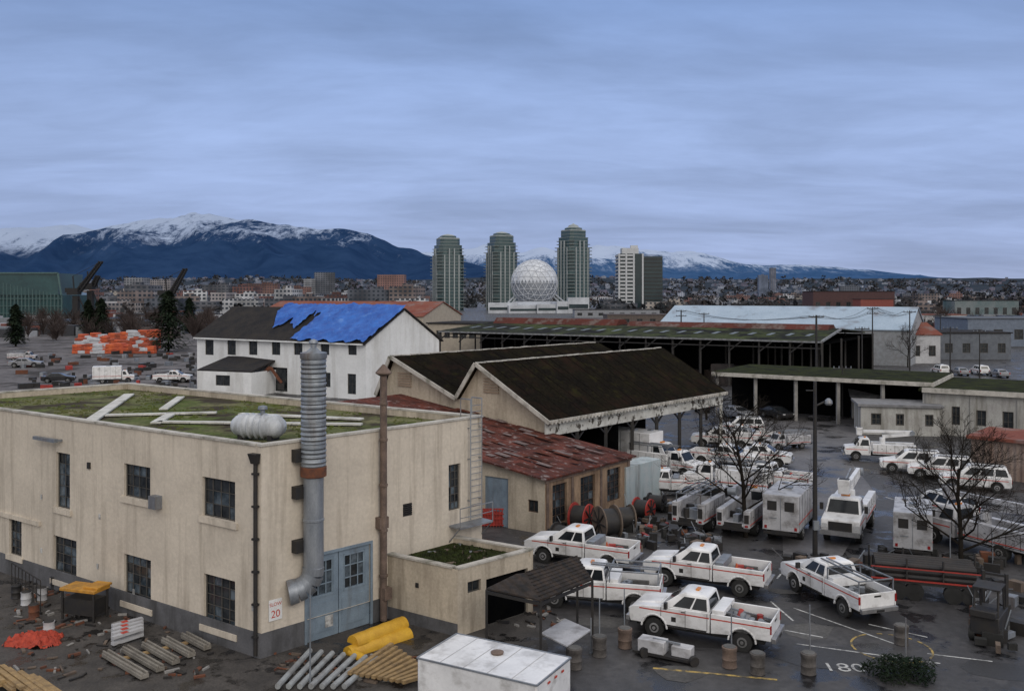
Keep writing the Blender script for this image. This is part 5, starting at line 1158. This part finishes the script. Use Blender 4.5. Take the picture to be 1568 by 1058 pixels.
def cloudn(sc,st,rot,det,dist):
    mp=N.new('ShaderNodeMapping');mp.inputs['Scale'].default_value=st;mp.inputs['Rotation'].default_value=(0,0,rot);lnk(nt,cb.outputs[0],mp.inputs[0])
    n=N.new('ShaderNodeTexNoise');n.inputs['Scale'].default_value=sc;n.inputs['Detail'].default_value=det;n.inputs['Roughness'].default_value=.58;n.inputs['Distortion'].default_value=dist;lnk(nt,mp.outputs[0],n.inputs[0]);return n.outputs[0]
n1=cloudn(.9,(.6,1.0,1),.3,9,.5);n2=cloudn(3.2,(.6,1.3,1),-.2,8,.4)
ramp=N.new('ShaderNodeValToRGB');cr=ramp.color_ramp;lnk(nt,sp.outputs[2],ramp.inputs[0])
els=[(0.0,(.41,.49,.73)),(.035,(.35,.44,.70)),(.08,(.33,.425,.69)),(.16,(.345,.46,.755)),(.22,(.315,.435,.735)),(.30,(.235,.35,.63)),(.36,(.22,.33,.60)),(.6,(.85,.89,.97)),(1,(1.12,1.11,1.12))]
cr.elements[0].position=0;cr.elements[0].color=(*els[0][1],1);cr.elements[1].position=1;cr.elements[1].color=(*els[-1][1],1)
for p,c in els[1:-1]: e=cr.elements.new(p);e.color=(*c,1)
cl=ma('MULTIPLY',rg(n1,.3,.70,.84,1.13),rg(n2,.3,.7,.945,1.05))
vm=N.new('ShaderNodeVectorMath');vm.operation='SCALE';lnk(nt,ramp.outputs[0],vm.inputs[0]);lnk(nt,cl,vm.inputs['Scale'])
south=rg(ma('MULTIPLY',sp.outputs[1],-1),-.1,.7)
col=mx(south,vm.outputs[0],(1.0,.96,.92))
below=rg(sp.outputs[2],-.05,0.0)
bg2=N.new('ShaderNodeBackground');lnk(nt,mx(below,(.05,.05,.055),col),bg2.inputs[0]);bg2.inputs[1].default_value=1.0
mxs=N.new('ShaderNodeMixShader');mxs.inputs[0].default_value=.94;lnk(nt,bg1.outputs[0],mxs.inputs[1]);lnk(nt,bg2.outputs[0],mxs.inputs[2]);lnk(nt,mxs.outputs[0],out.inputs[0])
sun=bpy.data.lights.new('sun','SUN');sun.energy=.8;sun.angle=math.radians(22);sun.color=(1,.94,.86);so=bpy.data.objects.new('sun',sun);scene.collection.objects.link(so)
dirv=Vector((.35,-.78,.52));so.rotation_euler=dirv.to_track_quat('Z','Y').to_euler();so.location=(0,0,60)
cam=bpy.data.cameras.new('camera');co=bpy.data.objects.new('camera',cam);scene.collection.objects.link(co);co.location=(0,0,H);co.rotation_euler=(math.pi/2,0,0)
cam.sensor_width=36;cam.lens=F/1568*36;cam.shift_y=-(528.5-VC)/1568;cam.clip_start=.5;cam.clip_end=60000;cam.shift_x=0
scene.camera=co
